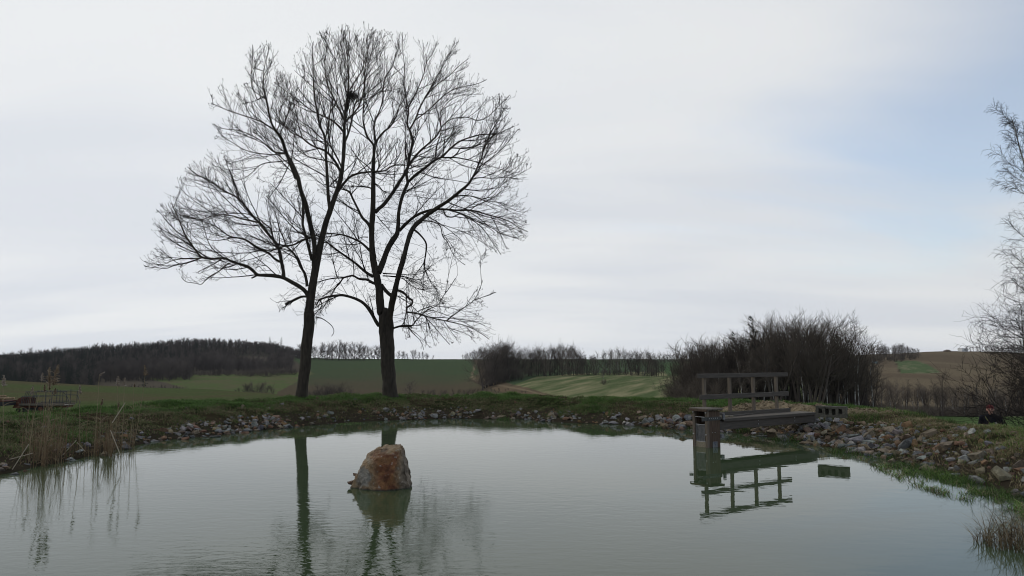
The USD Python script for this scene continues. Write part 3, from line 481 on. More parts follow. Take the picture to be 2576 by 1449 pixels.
def spawn(br, k, t0, t1, ang, angsd, lr, rr, rng, n=4, wob=0.12, up=0.3, taper=0.35, shape=None, rmin=0.0, angf=None, bias=None):
    m = len(br['P']); N = br['P'].shape[1]
    t = t0 + (t1 - t0) * (np.arange(k)[None] + rng.random((m, k))) / k
    f = t * (N - 1); i = np.minimum(f.astype(int), N - 2); w = (f - i)[..., None]; q = np.arange(m)[:, None]
    p = br['P'][q, i] * (1 - w) + br['P'][q, i + 1] * w; d = unit(br['D'][q, i + 1]); r = br['R'][q, i] * (1 - w[..., 0]) + br['R'][q, i + 1] * w[..., 0]
    a = np.cross(d, rng.normal(0, 1, d.shape)); a = unit(a); an = np.radians(rng.normal(ang, angsd, t.shape))
    if angf is not None: an = an * angf(t)
    D = d * np.cos(an)[..., None] + a * np.sin(an)[..., None]
    if bias is not None: D = unit(D + bias(p))
    L = br['L'][:, None] * lr * (1 if shape is None else shape(t)) * rng.uniform(0.65, 1.3, t.shape)
    R = np.maximum(r * rr, rmin)
    return sweep(p.reshape(-1, 3), D.reshape(-1, 3), L.ravel(), R.ravel(), n, rng, wob, up, taper)

def stems_mesh(l, sides):
    P, R = l['P'][None], l['R'][None].copy()
    if l['name'] == 'trunk':
        zrel = P[0, :, 2] - P[0, 0, 2]; R[0] *= 1 + 0.35 * np.exp(-zrel / 0.22)
    v, f = tubes(P, R, sides)
    nz = (meshkit.fbm(v * [3, 3, 1.6], 3, 8) - 0.5) * 2
    c = np.repeat(l['P'], sides, axis=0); rr = np.repeat(R[0], sides)
    v = v + (v - c) * (nz * 0.22)[:, None]
    return v, f
LAB = {'L': 'left tree of the tall bare pair, with a long low limb reaching left', 'R': 'right tree of the tall bare pair, forked thick trunk standing behind the boulder'}
hero_tips = {}
for tr in 'LR':
    ccen = np.array([at(860, 600, 27.7)])
    trunk = next(l for l in limbs if l['tree'] == tr and l['name'] == 'trunk')
    o = thing('bare_tree', (0, 0, 0)); tag(o, LAB[tr], 'tree')
    obj('trunk', stems_mesh(trunk, 18), 'bark_look', o, smooth=True)
    for l in limbs:
        if l['tree'] == tr and l['name'] != 'trunk': obj('limb', stems_mesh(l, 9), 'bark_look', o, smooth=True)
    ms = []
    # secondary branches from every thin limb and grown branch, tertiary ones from those, cut back at the crown's outline
    def outward(P): return unit((P - ccen) * [1, 1, 0.8])
    par = []
    for l in limbs:
        if l['tree'] == tr:
            k = (l['R'] < 0.075) & (l['P'][:, 2] > 3.0)
            if k.sum() > 4:
                P, R = resampled(l['P'][k], l['R'][k], 28); par.append((P[None], R[None]))
    def clip(s, far=6, loose=.05):
        tx, ty = project(s['P'][:, -1]); jx = trng.normal(0, 9, (2, len(tx))); okc = shapely.contains_xy(cp.buffer(far), tx + jx[0], ty + jx[1]); okc |= trng.random(len(okc)) < loose
        tx, ty = project(s['P'][:, s['P'].shape[1] // 2]); half_ = shapely.contains_xy(cp.buffer(far), tx, ty) & ~okc
        full = {k: v[okc] for k, v in s.items()}
        h = {k: v[half_] for k, v in s.items()}; n = h['P'].shape[1]; m_ = n // 2 + 1; q = np.linspace(0, m_ - 1, n)
        if len(h['P']):
            i0 = np.minimum(q.astype(int), m_ - 2); w = (q - i0)[None, :, None]
            h['P'] = h['P'][:, i0] * (1 - w) + h['P'][:, i0 + 1] * w; h['D'] = unit(np.gradient(h['P'], axis=1)); h['L'] = h['L'] * .5
        return {k: np.concatenate([full[k], h[k]]) for k in s}
    def droopy(P): px_, py_ = project(P); return ((px_ > 1040) & (py_ > 520)) | (py_ > 690)
    t1, t2 = [], []
    def every(P, R, step, ang, L, n, wob, up, rr, rmin, bias, t0=.08, asd=11):
        Ls = np.linalg.norm(np.diff(P[0], axis=0), axis=1).sum(); k = int(max(1, round(Ls / step))); dp = droopy(P[:, P.shape[1] // 2])[0]
        br = dict(P=P, D=unit(np.gradient(P, axis=1)), L=np.ones(1), R=R)
        return spawn(br, k, t0, 1.0, ang, asd, L, rr, trng, n, wob, up[1] if dp else up[0], .4, rmin=rmin, shape=lambda t: 1.25 - .6 * t, bias=lambda p: (bias * .3 if dp else bias) * outward(p))
    for P, R in par:
        t1.append(every(P, R, .54, 46, 1.75, 10, .05, (.30, -.45), .70, .011, .30))
        t2.append(every(P[:, 8:], R[:, 8:], .22, 44, .75, 7, .045, (.45, -.2), .5, .0068, .30))
    # fine hanging shoots on the trunk and the thick limbs
    for l in limbs:
        if l['tree'] == tr and l['R'].max() > .075:
            k = (l['R'] >= .05) & (l['P'][:, 2] > 3.0) & (l['P'][:, 2] < 9.5)
            if k.sum() > 6:
                P, R = resampled(l['P'][k], l['R'][k], 28); n_ = int(np.linalg.norm(np.diff(P, axis=0), axis=1).sum() / .16)
                br = dict(P=P[None], D=unit(np.gradient(P[None], axis=1)), L=np.ones(1), R=R[None])
                s = spawn(br, n_, 0, 1.0, 72, 16, .95, .0, trng, 7, .07, -.35, .5, rmin=.0075); t2.append(s)
    S1 = {k: np.concatenate([s[k] for s in t1]) for k in ('P', 'D', 'L', 'R')}; S1['R'] *= np.minimum(1, .022 / S1['R'][:, :1]); S1 = clip(S1, 2, 0); ms.append(tubes(S1['P'], S1['R'], 4))
    dp = droopy(S1['P'][:, 0])
    t2.append(spawn(S1, 6, .12, 1.0, 40, 10, .44, .62, trng, 7, .045, np.repeat(np.where(dp, -.2, .45), 6), .5, rmin=.0068, shape=lambda t: 1.25 - .6 * t, bias=lambda p: .25 * outward(p)))
    S2 = {k: np.concatenate([s[k] for s in t2]) for k in ('P', 'D', 'L', 'R')}; S2['R'] = np.minimum(S2['R'], 0.0108); S2 = clip(S2); ms.append(tubes(S2['P'], S2['R'], 3))
    dp = droopy(S2['P'][:, 0])
    S3 = spawn(S2, 3, 0.15, 1.0, 38, 9, 0.44, 0.8, trng, 5, 0.05, np.repeat(np.where(dp, 0.35, 0.55), 3), 0.6, rmin=0.0045, shape=lambda t: 1.2 - 0.6 * t, bias=lambda p: .2 * outward(p)); S3 = clip(S3, 10)
    S4 = {k: v[:0] for k, v in S3.items()}
    T = {k: np.concatenate([s[k] for s in (S3, S4)]) for k in ('P', 'D', 'L', 'R')}
    okk = T['P'][:, 0, 2] > 2.4; T = {k: v[okk] for k, v in T.items()}
    T['R'] = np.minimum(T['R'], 0.0055)
    ms.append(tubes(T['P'], T['R'], 3))
    tw = spawn(T, 1, 0.35, 0.9, 38, 8, 0.5, 0.9, trng, 3, 0.05, 0.5, 0.7, rmin=0.004); ms.append(tubes(tw['P'], tw['R'], 3))
    # bud and seed clusters at some tips
    tip = np.vstack([T['P'][:, -1], tw['P'][:, -1]]); pick = tip[trng.random(len(tip)) < 0.26]
    bd = sweep(pick - [0, 0, 0.01], trng.normal(0, 0.4, pick.shape) + [0, 0, 1], np.full(len(pick), 0.055), np.full(len(pick), 0.011), 3, trng, 0, 0, 0.4); ms.append(tubes(bd['P'], bd['R'], 3))
    clus = tip[trng.random(len(tip)) < 0.006]; cl = np.repeat(clus, 7, axis=0)
    cb = sweep(cl, trng.normal(0, 1, cl.shape), np.full(len(cl), 0.07), np.full(len(cl), 0.010), 3, trng, 0, 0, 0.5); ms.append(tubes(cb['P'], cb['R'], 3))
    tag(obj('crown', cat(ms), 'twig_look', o), kind='stuff')
    hero_tips[tr] = len(tip); print('tips', tr, len(tip), len(S1['P']), len(S2['P']))
# a bird's nest high in the left tree
nc = at(885, 241, 27.0); nr_ = np.random.default_rng(5); m = 170
u_ = unit(nr_.normal(0, 1, (m, 3)) * [1, 1, 0.6]); tdir = unit(np.cross(u_, nr_.normal(0, 1, (m, 3))))
st_ = sweep(u_ * [0.15, 0.15, 0.12] - tdir * 0.14, tdir, np.full(m, 0.28), np.full(m, 0.006), 3, nr_, 0.1, 0, 0.7)
o = thing('bird_nest', nc); tag(o, 'round dark twig nest high up in the left tree of the pair', 'nest')
core = trimesh.creation.icosphere(2, 0.07); core.vertices = core.vertices * [1, 1, 0.75] * (0.8 + 0.4 * meshkit.noise(core.vertices * 20))[:, None]
obj('nest_cup', core, 'twig_look', o); tag(obj('nest_twigs', tubes(st_['P'], st_['R'], 3), 'twig_look', o), kind='stuff')
# ------------------------------------------------------------------ boulder in the pond
def catmull(v, f, it):
    m = trimesh.Trimesh(v, f, process=True)
    for _ in range(it): m = m.subdivide()
    return m
bc = on_plane(1494 / 1.0 * 0 + (1300 + 770 / 3.622) / 1.59, (1700 + 960 / 3.622) / 1.59)
bc = np.array([float(bc[0]), float(bc[1]) + 0.40, 0.0])
bpts = np.array([(-.53, -.10, -.3), (-.33, -.33, -.3), (0, -.42, -.3), (.27, -.40, -.3), (.47, -.22, -.3), (.52, .08, -.3), (.36, .42, -.3), (-.1, .46, -.3), (-.46, .3, -.3),
                 (-.47, -.08, 0.06), (-.30, -.28, 0.04), (0.0, -.37, 0.0), (.24, -.38, 0.0), (.46, -.16, 0.10), (.46, .1, .12), (-.44, .26, .06),
                 (-.395, -.09, .33), (-.16, -.22, .42), (.10, -.25, .34), (.235, -.29, .33), (.36, -.07, .42), (.40, .12, .34), (.32, .32, .3), (-.05, .38, .35), (-.37, .2, .33),
                 (-.335, -.02, .44), (-.27, .04, .50), (-.10, .06, .60), (.02, .04, .635), (.17, -.12, .60), (.315, -.10, .635), (.325, .08, .66), (.25, .24, .67), (.0, .28, .66), (-.16, .24, .60), (-.28, .16, .52)])
h = ConvexHull(bpts); bm = trimesh.Trimesh(bpts, h.simplices); bm.fix_normals()
bm = catmull(bm.vertices, bm.faces, 5); v = bm.vertices.copy(); nrm = bm.vertex_normals
v0 = v.copy()
trimesh.smoothing.filter_taubin(bm, iterations=14); v = 0.45 * v0 + 0.55 * bm.vertices; nrm = bm.vertex_normals
# a groove on the right shoulder, ledges, coarse and fine breakage
gr = np.exp(-(((v[:, 0] - .33 - .25 * (0.5 - v[:, 2])) / .035) ** 2)) * (v[:, 1] < .1) * sstep(.0, .2, v[:, 2])
ridge = np.abs(meshkit.fbm(v * [5, 5, 3.2], 4, 4) - 0.5) * 2
v = v + nrm * ((meshkit.fbm(v * 3.1, 3, 5) - .5) * .10 - ridge * .075 + (meshkit.fbm(v * 14, 3, 6) - .5) * .045 - gr * .035)[:, None]
n1, n2, n3 = meshkit.fbm(v * 4, 4, 31), meshkit.fbm(v * 9, 4, 32), meshkit.fbm(v * 22, 3, 33)
col = mix((0.165, 0.105, 0.052), (0.21, 0.15, 0.085), sstep(.35, .65, n2))
rust = sstep(-.20, -.04, v[:, 0] + (n1 - .5) * .35) * sstep(.34, .22, v[:, 0] + (n1 - .5) * .2) * (v[:, 1] < .12) * sstep(.62, .50, v[:, 2] + (n2 - .5) * .2)
col = mix(col, mix((0.100, 0.036, 0.014), (0.16, 0.075, 0.028), sstep(.4, .65, n2)), rust)
grey = np.exp(-(((v[:, 0] + .27 - .10 * (.2 - v[:, 2])) / .15) ** 2) - ((v[:, 2] - .16) / .22) ** 2) * (v[:, 1] < .05)
col = mix(col, mix((0.14, 0.127, 0.104), (0.205, 0.188, 0.152), n2), np.clip(sstep(.30, .75, grey + (n1 - .5) * .9 + (n2 - .5) * .9), 0, 1))
rightside = sstep(.26, .36, v[:, 0] + (n1 - .5) * .1)
col = mix(col, mix((0.10, 0.085, 0.065), (0.15, 0.12, 0.085), n2), rightside * .85)
col = mix(col, (0.30, 0.26, 0.21), sstep(.66, .74, n3) * .6)
col = mix(col, (0.05, 0.035, 0.022), sstep(.66, .75, ridge + .25) * .6)
col = mix(col, (0.03, 0.026, 0.018), sstep(.035, .0, v[:, 2] + (n2 - .5) * .03))
o = thing('boulder', bc); tag(o, 'big rust brown and grey boulder rising out of the pond water', 'boulder')
obj('rock', trimesh.Trimesh(v, bm.faces, process=False), 'boulder_look', o, smooth=35, tint=None)
# smooth-angle shading may split vertices: colour by nearest
def tint_nearest(prim, pts, cols):
    q = np.array(UsdGeom.Mesh(prim).GetPointsAttr().Get()); c = cols[cKDTree(pts).query(q)[1]]
    UsdGeom.PrimvarsAPI(UsdGeom.Mesh(prim)).CreatePrimvar('tint', Sdf.ValueTypeNames.Color3fArray, 'vertex').Set(Vt.Vec3fArray.FromNumpy(c.astype(np.float32)))
tint_nearest(stage.GetPrimAtPath(str(o.GetPath()) + '/rock'), v, col)
crng = np.random.default_rng(21)
def stone_mesh(rng, size, flat=1.0, n=13):
    p = unit(rng.normal(0, 1, (n, 3))) * rng.uniform(0.78, 1.05, (n, 1)) * size * np.array([rng.uniform(.85, 1.35), rng.uniform(.7, 1.0), rng.uniform(.42, .75) * flat])
    p = p @ trimesh.transformations.euler_matrix(rng.normal(0, .35), rng.normal(0, .35), rng.uniform(0, 6.28))[:3, :3].T
    h = ConvexHull(p); m = trimesh.Trimesh(p, h.simplices); m.fix_normals()
    return np.array(m.vertices), np.array(m.faces)
def chip(rng, size, off, name='chip'):
    vv, ff = stone_mesh(rng, size); m = trimesh.Trimesh(vv, ff).subdivide().subdivide(); vv = m.vertices + (meshkit.fbm(m.vertices * 16, 2, 3)[:, None] - .5) * size * .35 * m.vertex_normals
    return trimesh.Trimesh(vv + off, m.faces)
o = thing('stone', bc + [-.50, -.02, .06]); tag(o, 'small brown stone leaning on the left foot of the boulder', 'stone')
obj('rock', cat([chip(crng, .085, (0, 0, .0))]), 'boulder_look', o, smooth=30, tint=(0.13, 0.08, 0.05))
o = thing('stone', bc + [-.455, -.03, .205]); tag(o, 'little pale brown stone stuck high on the left flank of the boulder', 'stone')
obj('rock', cat([chip(crng, .05, (0, 0, .0))]), 'boulder_look', o, smooth=30, tint=(0.17, 0.11, 0.07))

# ------------------------------------------------------------------ riprap
STONE_COLS = {'grey': [(0.142, 0.138, 0.132), (0.172, 0.168, 0.160), (0.108, 0.105, 0.102)], 'pale': [(0.25, 0.245, 0.23), (0.215, 0.208, 0.195)], 'tan': [(0.17, 0.135, 0.09), (0.20, 0.165, 0.115)],
              'brown': [(0.125, 0.088, 0.06), (0.10, 0.08, 0.062), (0.14, 0.085, 0.055)], 'ochre': [(0.17, 0.11, 0.058)]}
def nearest_normal(i): 
    a, b = shore[(i - 3) % len(shore)], shore[(i + 3) % len(shore)]; t = unit(b - a); n = np.stack([t[:, 1], -t[:, 0]], 1)
    return n
srng = np.random.default_rng(42)
si = np.arange(len(shore)); snorm = nearest_normal(si)
if np.mean((snorm * (shore - shore.mean(0))).sum(1)) < 0: snorm = -snorm
spx, spy = project(np.c_[shore, np.zeros(len(shore))])
DENS_X = [-200, 60, 300, 430, 520, 900, 1180, 1250, 1420, 1560, 1750, 1860, 2000, 2200, 2300, 2500, 2700]
DENS_V = [3.0, 4.5, 5, 9, 17, 18, 14, 9, 13, 18, 20, 29, 33, 27, 14, 10, 8]
WID_V = [0.9, 0.9, 0.9, 1.0, 1.25, 1.3, 1.3, 1.1, 1.2, 1.25, 1.3, 1.5, 1.7, 1.9, 1.6, 1.4, 1.2]
SIZ_V = [.14, .14, .125, .125, .13, .115, .11, .11, .12, .125, .13, .14, .145, .140, .135, .135, .13]
front = np.nonzero(shore[:, 1] > 7.5)[0]; seg = np.linalg.norm(np.roll(shore, -1, 0) - shore, axis=1)
stones = []
for i in front:
    lam = np.interp(spx[i], DENS_X, DENS_V) * seg[i]; wmax = np.interp(spx[i], DENS_X, WID_V)
    gap = meshkit.noise(np.array([[shore[i, 0] * .9, shore[i, 1] * .9, 3.3]]))[0]; lam *= 0.35 + 1.3 * sstep(.28, .62, gap)
    for _ in range(srng.poisson(lam * 3.0)):
        t = -0.22 + (wmax + .22) * srng.random() ** 1.15
        size = np.interp(spx[i], DENS_X, SIZ_V) * np.exp(srng.normal(-.50, .46)); size = min(size, .215)
        if t > wmax * .75: size *= .75
        p = shore[i] + snorm[i] * t + srng.normal(0, .03, 2)
        x = spx[i]; pal = srng.choice(['grey', 'pale', 'tan', 'brown', 'ochre'], p=([.42, .10, .10, .33, .05] if x < 1200 else [.34, .12, .18, .28, .08] if x < 1850 else [.30, .12, .24, .27, .07]))
        stones.append((p[0], p[1], t, size, pal, spx[i]))
# a few loose ones higher up the bank
for _ in range(70):
    i = front[srng.integers(len(front))]; t = srng.uniform(1.6, 3.0); p = shore[i] + snorm[i] * t
    stones.append((p[0], p[1], t, srng.uniform(.05, .11), srng.choice(['grey', 'tan', 'brown']), spx[i]))
STP = np.array([(s[0], s[1]) for s in stones]); SZ = ground_z(STP[:, 0], STP[:, 1]); SD = np.hypot(STP[:, 0], STP[:, 1])
order = np.argsort(-np.array([s[3] for s in stones]) / SD * (np.abs(np.array([s[5] for s in stones]) - 1288) < 1330) * (np.array([s[2] for s in stones]) > -.15))
ZONES = [(150, 'at the left edge of the photo'), (300, 'among the reeds on the left bank'), (430, 'just right of the reeds'), (560, 'on the left bank short of the trees'), (720, 'left of the left tree'), (840, 'below the left tree'),
         (930, 'between the two big trees'), (1060, 'below the right tree'), (1200, 'right of the right tree'), (1340, 'on the middle of the far bank'), (1500, 'on the far bank below the meadow'), (1640, 'on the far bank well left of the sluice'), (1740, 'just left of the sluice'),
         (1880, 'behind the sluice under the footbridge'), (2000, 'under the far end of the footbridge'), (2080, 'below the concrete block'), (2160, 'right of the concrete block'), (2250, 'on the right bank by the green weed'), (2350, 'in the middle of the right bank'), (2460, 'on the right bank towards the person'), (9999, 'at the right edge of the photo')]
def zone(x): return next(n for lim_, n in ZONES if x < lim_)
restv, restf, restc, ro = [], [], [], 0
STONE_N = len(stones)
for rank, k in enumerate(order):
    x, y, t, size, pal, px_ = stones[k]; cols = STONE_COLS[pal]; c = np.array(cols[srng.integers(len(cols))]) * srng.uniform(.8, 1.2) * srng.uniform(.94, 1.06, 3)
    vv, ff = stone_mesh(srng, size); loc = np.array([x, y, SZ[k] + size * srng.uniform(-.25, .30)])
    cc = np.tile(c, (len(vv), 1)); wet = sstep(.06, .0, vv[:, 2] + loc[2]); cc = mix(cc, cc * .35, wet)
    if rank < 290:
        p = numbered('/World', 'bank_stone'); m = usdkit.mesh(stage, p, (vv, ff), '/World/Looks/stone_look'); m.AddTranslateOp().Set(Gf.Vec3d(*loc))
        UsdGeom.PrimvarsAPI(m).CreatePrimvar('tint', Sdf.ValueTypeNames.Color3fArray, 'vertex').Set(Vt.Vec3fArray.FromNumpy(cc.astype(np.float32)))
        sz = 'big' if size > .19 else 'middling' if size > .13 else 'small'
        row = 'at the waterline' if t < .12 else 'low down' if t < .55 else 'halfway up' if t < 1.1 else 'high up'
        lab = f"{sz} {pal if pal != 'pale' else 'pale grey'} stone {row} {zone(px_)}"
        tag(m.GetPrim(), lab, 'stone', f'{sz} {pal} stones {row} {zone(px_)}')
    else: restv.append(vv + loc); restf.append(ff + ro); restc.append(cc); ro += len(vv)
tag(obj('bank_stones', (np.vstack(restv), np.vstack(restf)), 'stone_look', tint=np.vstack(restc)), 'countless small broken stones filling the gaps of the pond edging', 'stones', kind='stuff')

# ------------------------------------------------------------------ sluice box and footbridge
U = np.array([.8211, .5708]); Vv = np.array([-.5708, .8211]); C0 = np.array([4.579, 17.37]); BRZ = math.degrees(math.atan2(U[1], U[0]))
# local frame: x along the bridge away from the camera, y to the far side, origin at the near corner of the box
S = .45
o = thing('sluice_box', (C0[0], C0[1], 0), BRZ); tag(o, 'dark wooden sluice box with steel bar screen standing in the water', 'sluice')
for n_, (x0, y0) in enumerate([(.035, .035), (.035, S - .035)]): obj('corner_post', box(.075, .075, 1.17, (x0, y0, .275), .006), 'wood_upright_look', o)
for k in range(4): obj('side_plank', box((S - .075) / 4 - .003, .04, 1.14, (.075 + (S - .075) / 4 * (k + .5), .021, .27), .004), 'wood_brown_look', o)
for k in range(4): obj('back_plank', box(.04, S / 4 - .003, 1.14, (S - .02, S / 4 * (k + .5), .27), .004), 'wood_brown_look', o)
for k in range(4): obj('side_plank', box((S - .075) / 4 - .003, .04, 1.14, (.075 + (S - .075) / 4 * (k + .5), S - .021, .27), .004), 'wood_brown_look', o)
obj('sill', box(.05, S - .15, .16, (.045, S / 2, .045), .004), 'wood_pale_look', o)
for k in range(10): obj('screen_bar', box(.012, .007, .40, (.03, .085 + (S - .17) / 9 * k, .32)), 'steel_look', o)
obj('screen_rail', box(.014, S - .15, .012, (.03, S / 2, .525)), 'steel_look', o); obj('screen_rail', box(.014, S - .15, .012, (.03, S / 2, .13)), 'steel_look', o)
obj('cross_rod', cyl(.009, S - .15, (.02, S / 2, .70), 'y', 10), 'steel_look', o)
for k in range(3): obj('lid_board', box((S + .10) / 3 - .004, S + .12, .042, (-.05 + (S + .10) / 3 * (k + .5), S / 2, .885), .005), 'wood_look', o)
tag(obj('lid_edge', box(.022, S + .12, .05, (-.063, S / 2, .862), .004), 'wood_brown_look', o))
for (y0, z0) in ((.035, .81), (.035, .30), (S - .035, .81), (S - .035, .30)): obj('bolt', cyl(.017, .022, (-.010, y0, z0), 'x', 10), 'steel_look', o)
obj('bracket', box(S + .22, .010, .085, (.14, -.008, .665)), 'old_steel_look', o)
obj('bracket', box(.010, .09, .085, (-.008, .02, .665)), 'old_steel_look', o)
for k in range(5): obj('rivet', cyl(.011, .012, (.06 + .07 * k, -.017, .672), 'y', 8), 'steel_look', o)
obj('bracket_end', box(.06, .06, .14, (S + .09, -.03, .70), .005), 'plate_look', o)
obj('bracket_end', box(.05, .09, .07, (-.01, S + .06, .67), .005), 'plate_look', o)
obj('lower_bracket', box(.09, .06, .09, (S + .05, -.01, .24), .005), 'plate_look', o)
for k in range(2): obj('rivet', cyl(.010, .012, (.17 + .09 * k, -.003, .34), 'y', 8), 'steel_look', o)
pl = obj('level_plate', box(.17, .006, .13, (.255, -.003, .065)), 'plate_look', o)
tri = Polygon([(-.045, .04), (.045, .04), (0, -.04)]); tri = tri.difference(tri.buffer(-.010)); tm = trimesh.creation.extrude_polygon(tri, .003, engine='earcut')
tm.apply_transform(trimesh.transformations.rotation_matrix(math.pi / 2, [1, 0, 0])); tm.apply_translation((.255, -.0065, .075)); obj('triangle_mark', tm, 'mark_look', pl)

o = thing('footbridge', (C0[0], C0[1], 0), BRZ); tag(o, 'weathered wooden footbridge with handrail leading from sluice to bank', 'footbridge')
T0, T1 = .53, 4.30
nb = 3
for k in range(nb): obj('deck_board', box(T1 - T0 - .05 * k, .15 - .006, .045, ((T0 + T1) / 2 + .02 * k, .075 + .15 * k, .632 + .002 * (k % 2)), .004), 'wood_look', o)
obj('edge_board', box(T1 - T0 - .02, .03, .07, ((T0 + T1) / 2 + .02, -.018, .615), .004), 'wood_grey_look', o)
obj('beam', box(4.0, .12, .20, (.47 + 2.0, .075, .485), .006), 'wood_grey_look', o)
obj('beam', box(4.0, .12, .20, (.47 + 2.0, .40, .485), .006), 'wood_grey_look', o)
obj('kick_board', box(3.45, .035, .11, (2.17, .462, .70), .004), 'wood_grey_look', o)
for t in (.526, 1.487, 2.43, 3.40): obj('rail_post', box(.072, .072, 1.16, (t, .522, 1.10), .005), 'wood_upright_look', o)
obj('top_rail', box(3.61, .045, .105, (2.02, .46, 1.655), .005), 'wood_grey_look', o)
obj('middle_rail', box(3.55, .045, .115, (2.06, .46, 1.142), .005), 'wood_grey_look', o)
for t in (1.9, 3.4):
    for dz in (.04, -.04): obj('bolt', cyl(.012, .012, (t + .02, .012, .50 + dz), 'y', 8), 'steel_look', o)
o2 = thing('wood_offcut', (*(C0 + U * 1.1 + Vv * .25), .667), BRZ - 8); tag(o2, 'short pale wood offcut lying on the bridge deck beside the sluice', 'offcut')
obj('board', box(.45, .09, .03, (-.2, -.08, .012), .004), 'wood_pale_look', o2)
o2 = thing('wood_batten', (*(C0 + U * 1.55 + Vv * .22), .662), BRZ + 9); tag(o2, 'long thin dark batten lying along the footbridge deck', 'batten')
obj('board', box(1.2, .04, .03, (0, .03, .018), .004), 'wood_grey_look', o2)

# ------------------------------------------------------------------ concrete block with four pockets
fz = np.array([.75, -.66]); cz = at(2052, 1046, 18.75); bz = gz(float(cz[0]), float(cz[1]))
o = thing('concrete_block', (float(cz[0]), float(cz[1]), float(cz[2]) - .03), math.degrees(math.atan2(-.52, .854)))
tag(o, 'mossy grey concrete block with four square holes at the end of the footbridge', 'concrete block')
W, Hh, Dp = .71, .275, .28
b_ = m3.Manifold.cube((W, Dp, Hh)).translate((0, 0, 0)); wd = m3.CrossSection([[(0, 0), (W, 0), (W - .03, Hh), (0.0, Hh)]])
for k in range(4): b_ = b_ - m3.Manifold.cube((.085, .16, .15 if k in (1, 2) else .12)).translate((.07 + .155 * k, -.02, .10 - (.035 if k in (1, 2) else .0)))
mm = b_.to_mesh(); t_ = trimesh.Trimesh(mm.vert_properties[:, :3], mm.tri_verts); t_ = t_.subdivide_to_size(.05)
t_.vertices = t_.vertices + (meshkit.fbm(t_.vertices * 14, 3, 3)[:, None] - .5) * .022
obj('block', t_, 'concrete_look', o)
# ------------------------------------------------------------------ grass of the bank, tufts, reeds
def blades(rng, base, height, lean, width, colour, n=3):
    """base (m,3): bent flat blades, one mesh; colour (m,3)"""
    m = len(base); a = rng.uniform(0, 2 * np.pi, m); side = np.stack([np.cos(a), np.sin(a), np.zeros(m)], 1)
    b = rng.uniform(0, 2 * np.pi, m); out = np.stack([np.cos(b), np.sin(b), np.zeros(m)], 1) * lean[:, None]
    t = np.linspace(0, 1, n)
    spine = base[:, None] + height[:, None, None] * (np.array([0, 0, 1.0]) * (t - .35 * t ** 2 * np.minimum(lean, 1.4)[:, None])[..., None] + out[:, None] * (t ** 2)[:, None])
    w = width[:, None] * (1 - t ** 1.5)[None] * .5
    L, R = spine - side[:, None] * w[..., None], spine + side[:, None] * w[..., None]
    V = np.concatenate([np.stack([L[:, :-1], R[:, :-1]], 2).reshape(m, -1, 3), spine[:, -1:]], 1); k = V.shape[1]; f = []
    for i in range(n - 2): f += [[2 * i, 2 * i + 1, 2 * i + 3], [2 * i, 2 * i + 3, 2 * i + 2]]
    f.append([k - 3, k - 2, k - 1]); f = np.array(f)
    F = (f[None] + (np.arange(m) * k)[:, None, None]).reshape(-1, 3)
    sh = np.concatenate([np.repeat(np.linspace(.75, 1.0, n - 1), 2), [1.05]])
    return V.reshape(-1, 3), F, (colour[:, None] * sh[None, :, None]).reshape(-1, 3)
grng = np.random.default_rng(77)
def pick(rng, cols, p, m): return np.array(cols)[rng.choice(len(cols), m, p=p)] * rng.uniform(.7, 1.3, (m, 1))
N = 150000
ii = front[grng.integers(len(front), size=N)]; tt_ = 0.15 + 6.2 * grng.random(N) ** 0.9
gp = shore[ii] + snorm[ii] * tt_[:, None] + grng.normal(0, .06, (N, 2)); tt_ = shore_dist(gp[:, 0], gp[:, 1])
gpx, _ = project(np.c_[gp, np.full(N, .5)])
dd = np.hypot(gp[:, 0], gp[:, 1]); pat = meshkit.fbm(np.c_[gp * .7, np.zeros(N)], 4, 51); pat2 = meshkit.fbm(np.c_[gp * 2.2, np.zeros(N)], 3, 52)
rightw = sstep(1950, 2200, gpx)
stone_w = np.interp(gpx, DENS_X, WID_V)
rightw = sstep(2120, 2300, gpx)
prob = sstep(-.1, .5, tt_ - stone_w + .25 + (pat2 - .5) * 1.8) * (0.55 + .8 * sstep(.35, .6, pat2)) + 0.16 + .35 * rightw * sstep(.3, .5, pat)
keep = (grng.random(N) < prob) & (gpx > -120) & (gpx < 2700) & (tt_ > .1) & (tt_ < 6.3)
gp, tt_, pat, pat2, rightw, gpx, stone_w = gp[keep], tt_[keep], pat[keep], pat2[keep], rightw[keep], gpx[keep], stone_w[keep]
zz = ground_z(gp[:, 0], gp[:, 1]); m = len(gp); nbl = 5
crest = sstep(1.9, 3.2, tt_)
prob2 = 0
lush = np.clip(crest * .75 + (pat - .5) * 2.2 - .15 * rightw, 0, 1)
base = np.repeat(np.c_[gp, zz - .01], nbl, axis=0) + np.c_[grng.normal(0, .045, (m * nbl, 2)), np.zeros(m * nbl)]
lu = np.repeat(lush, nbl); rw = np.repeat(rightw, nbl); u = grng.random(m * nbl)
green = pick(grng, [(0.042, 0.086, 0.014), (0.056, 0.100, 0.020), (0.034, 0.064, 0.013), (0.074, 0.112, 0.028)], [.35, .25, .3, .1], m * nbl)
dry = pick(grng, [(0.120, 0.095, 0.052), (0.085, 0.062, 0.034), (0.160, 0.135, 0.080), (0.058, 0.055, 0.024)], [.3, .3, .12, .28], m * nbl)
gc = np.where((u < .22 + .72 * lu - .12 * rw)[:, None], green, dry) * (1.5 + .6 * rw)[:, None]
tall = np.repeat(.062 + .09 * lush * sstep(.45, .7, pat2), nbl) * grng.uniform(.6, 1.5, m * nbl)
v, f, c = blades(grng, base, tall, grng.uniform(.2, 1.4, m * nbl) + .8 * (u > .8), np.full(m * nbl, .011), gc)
tag(obj('bank_grass', (v, f), 'grass_look', tint=c), 'short green and straw grass covering the pond bank', 'grass', kind='stuff')

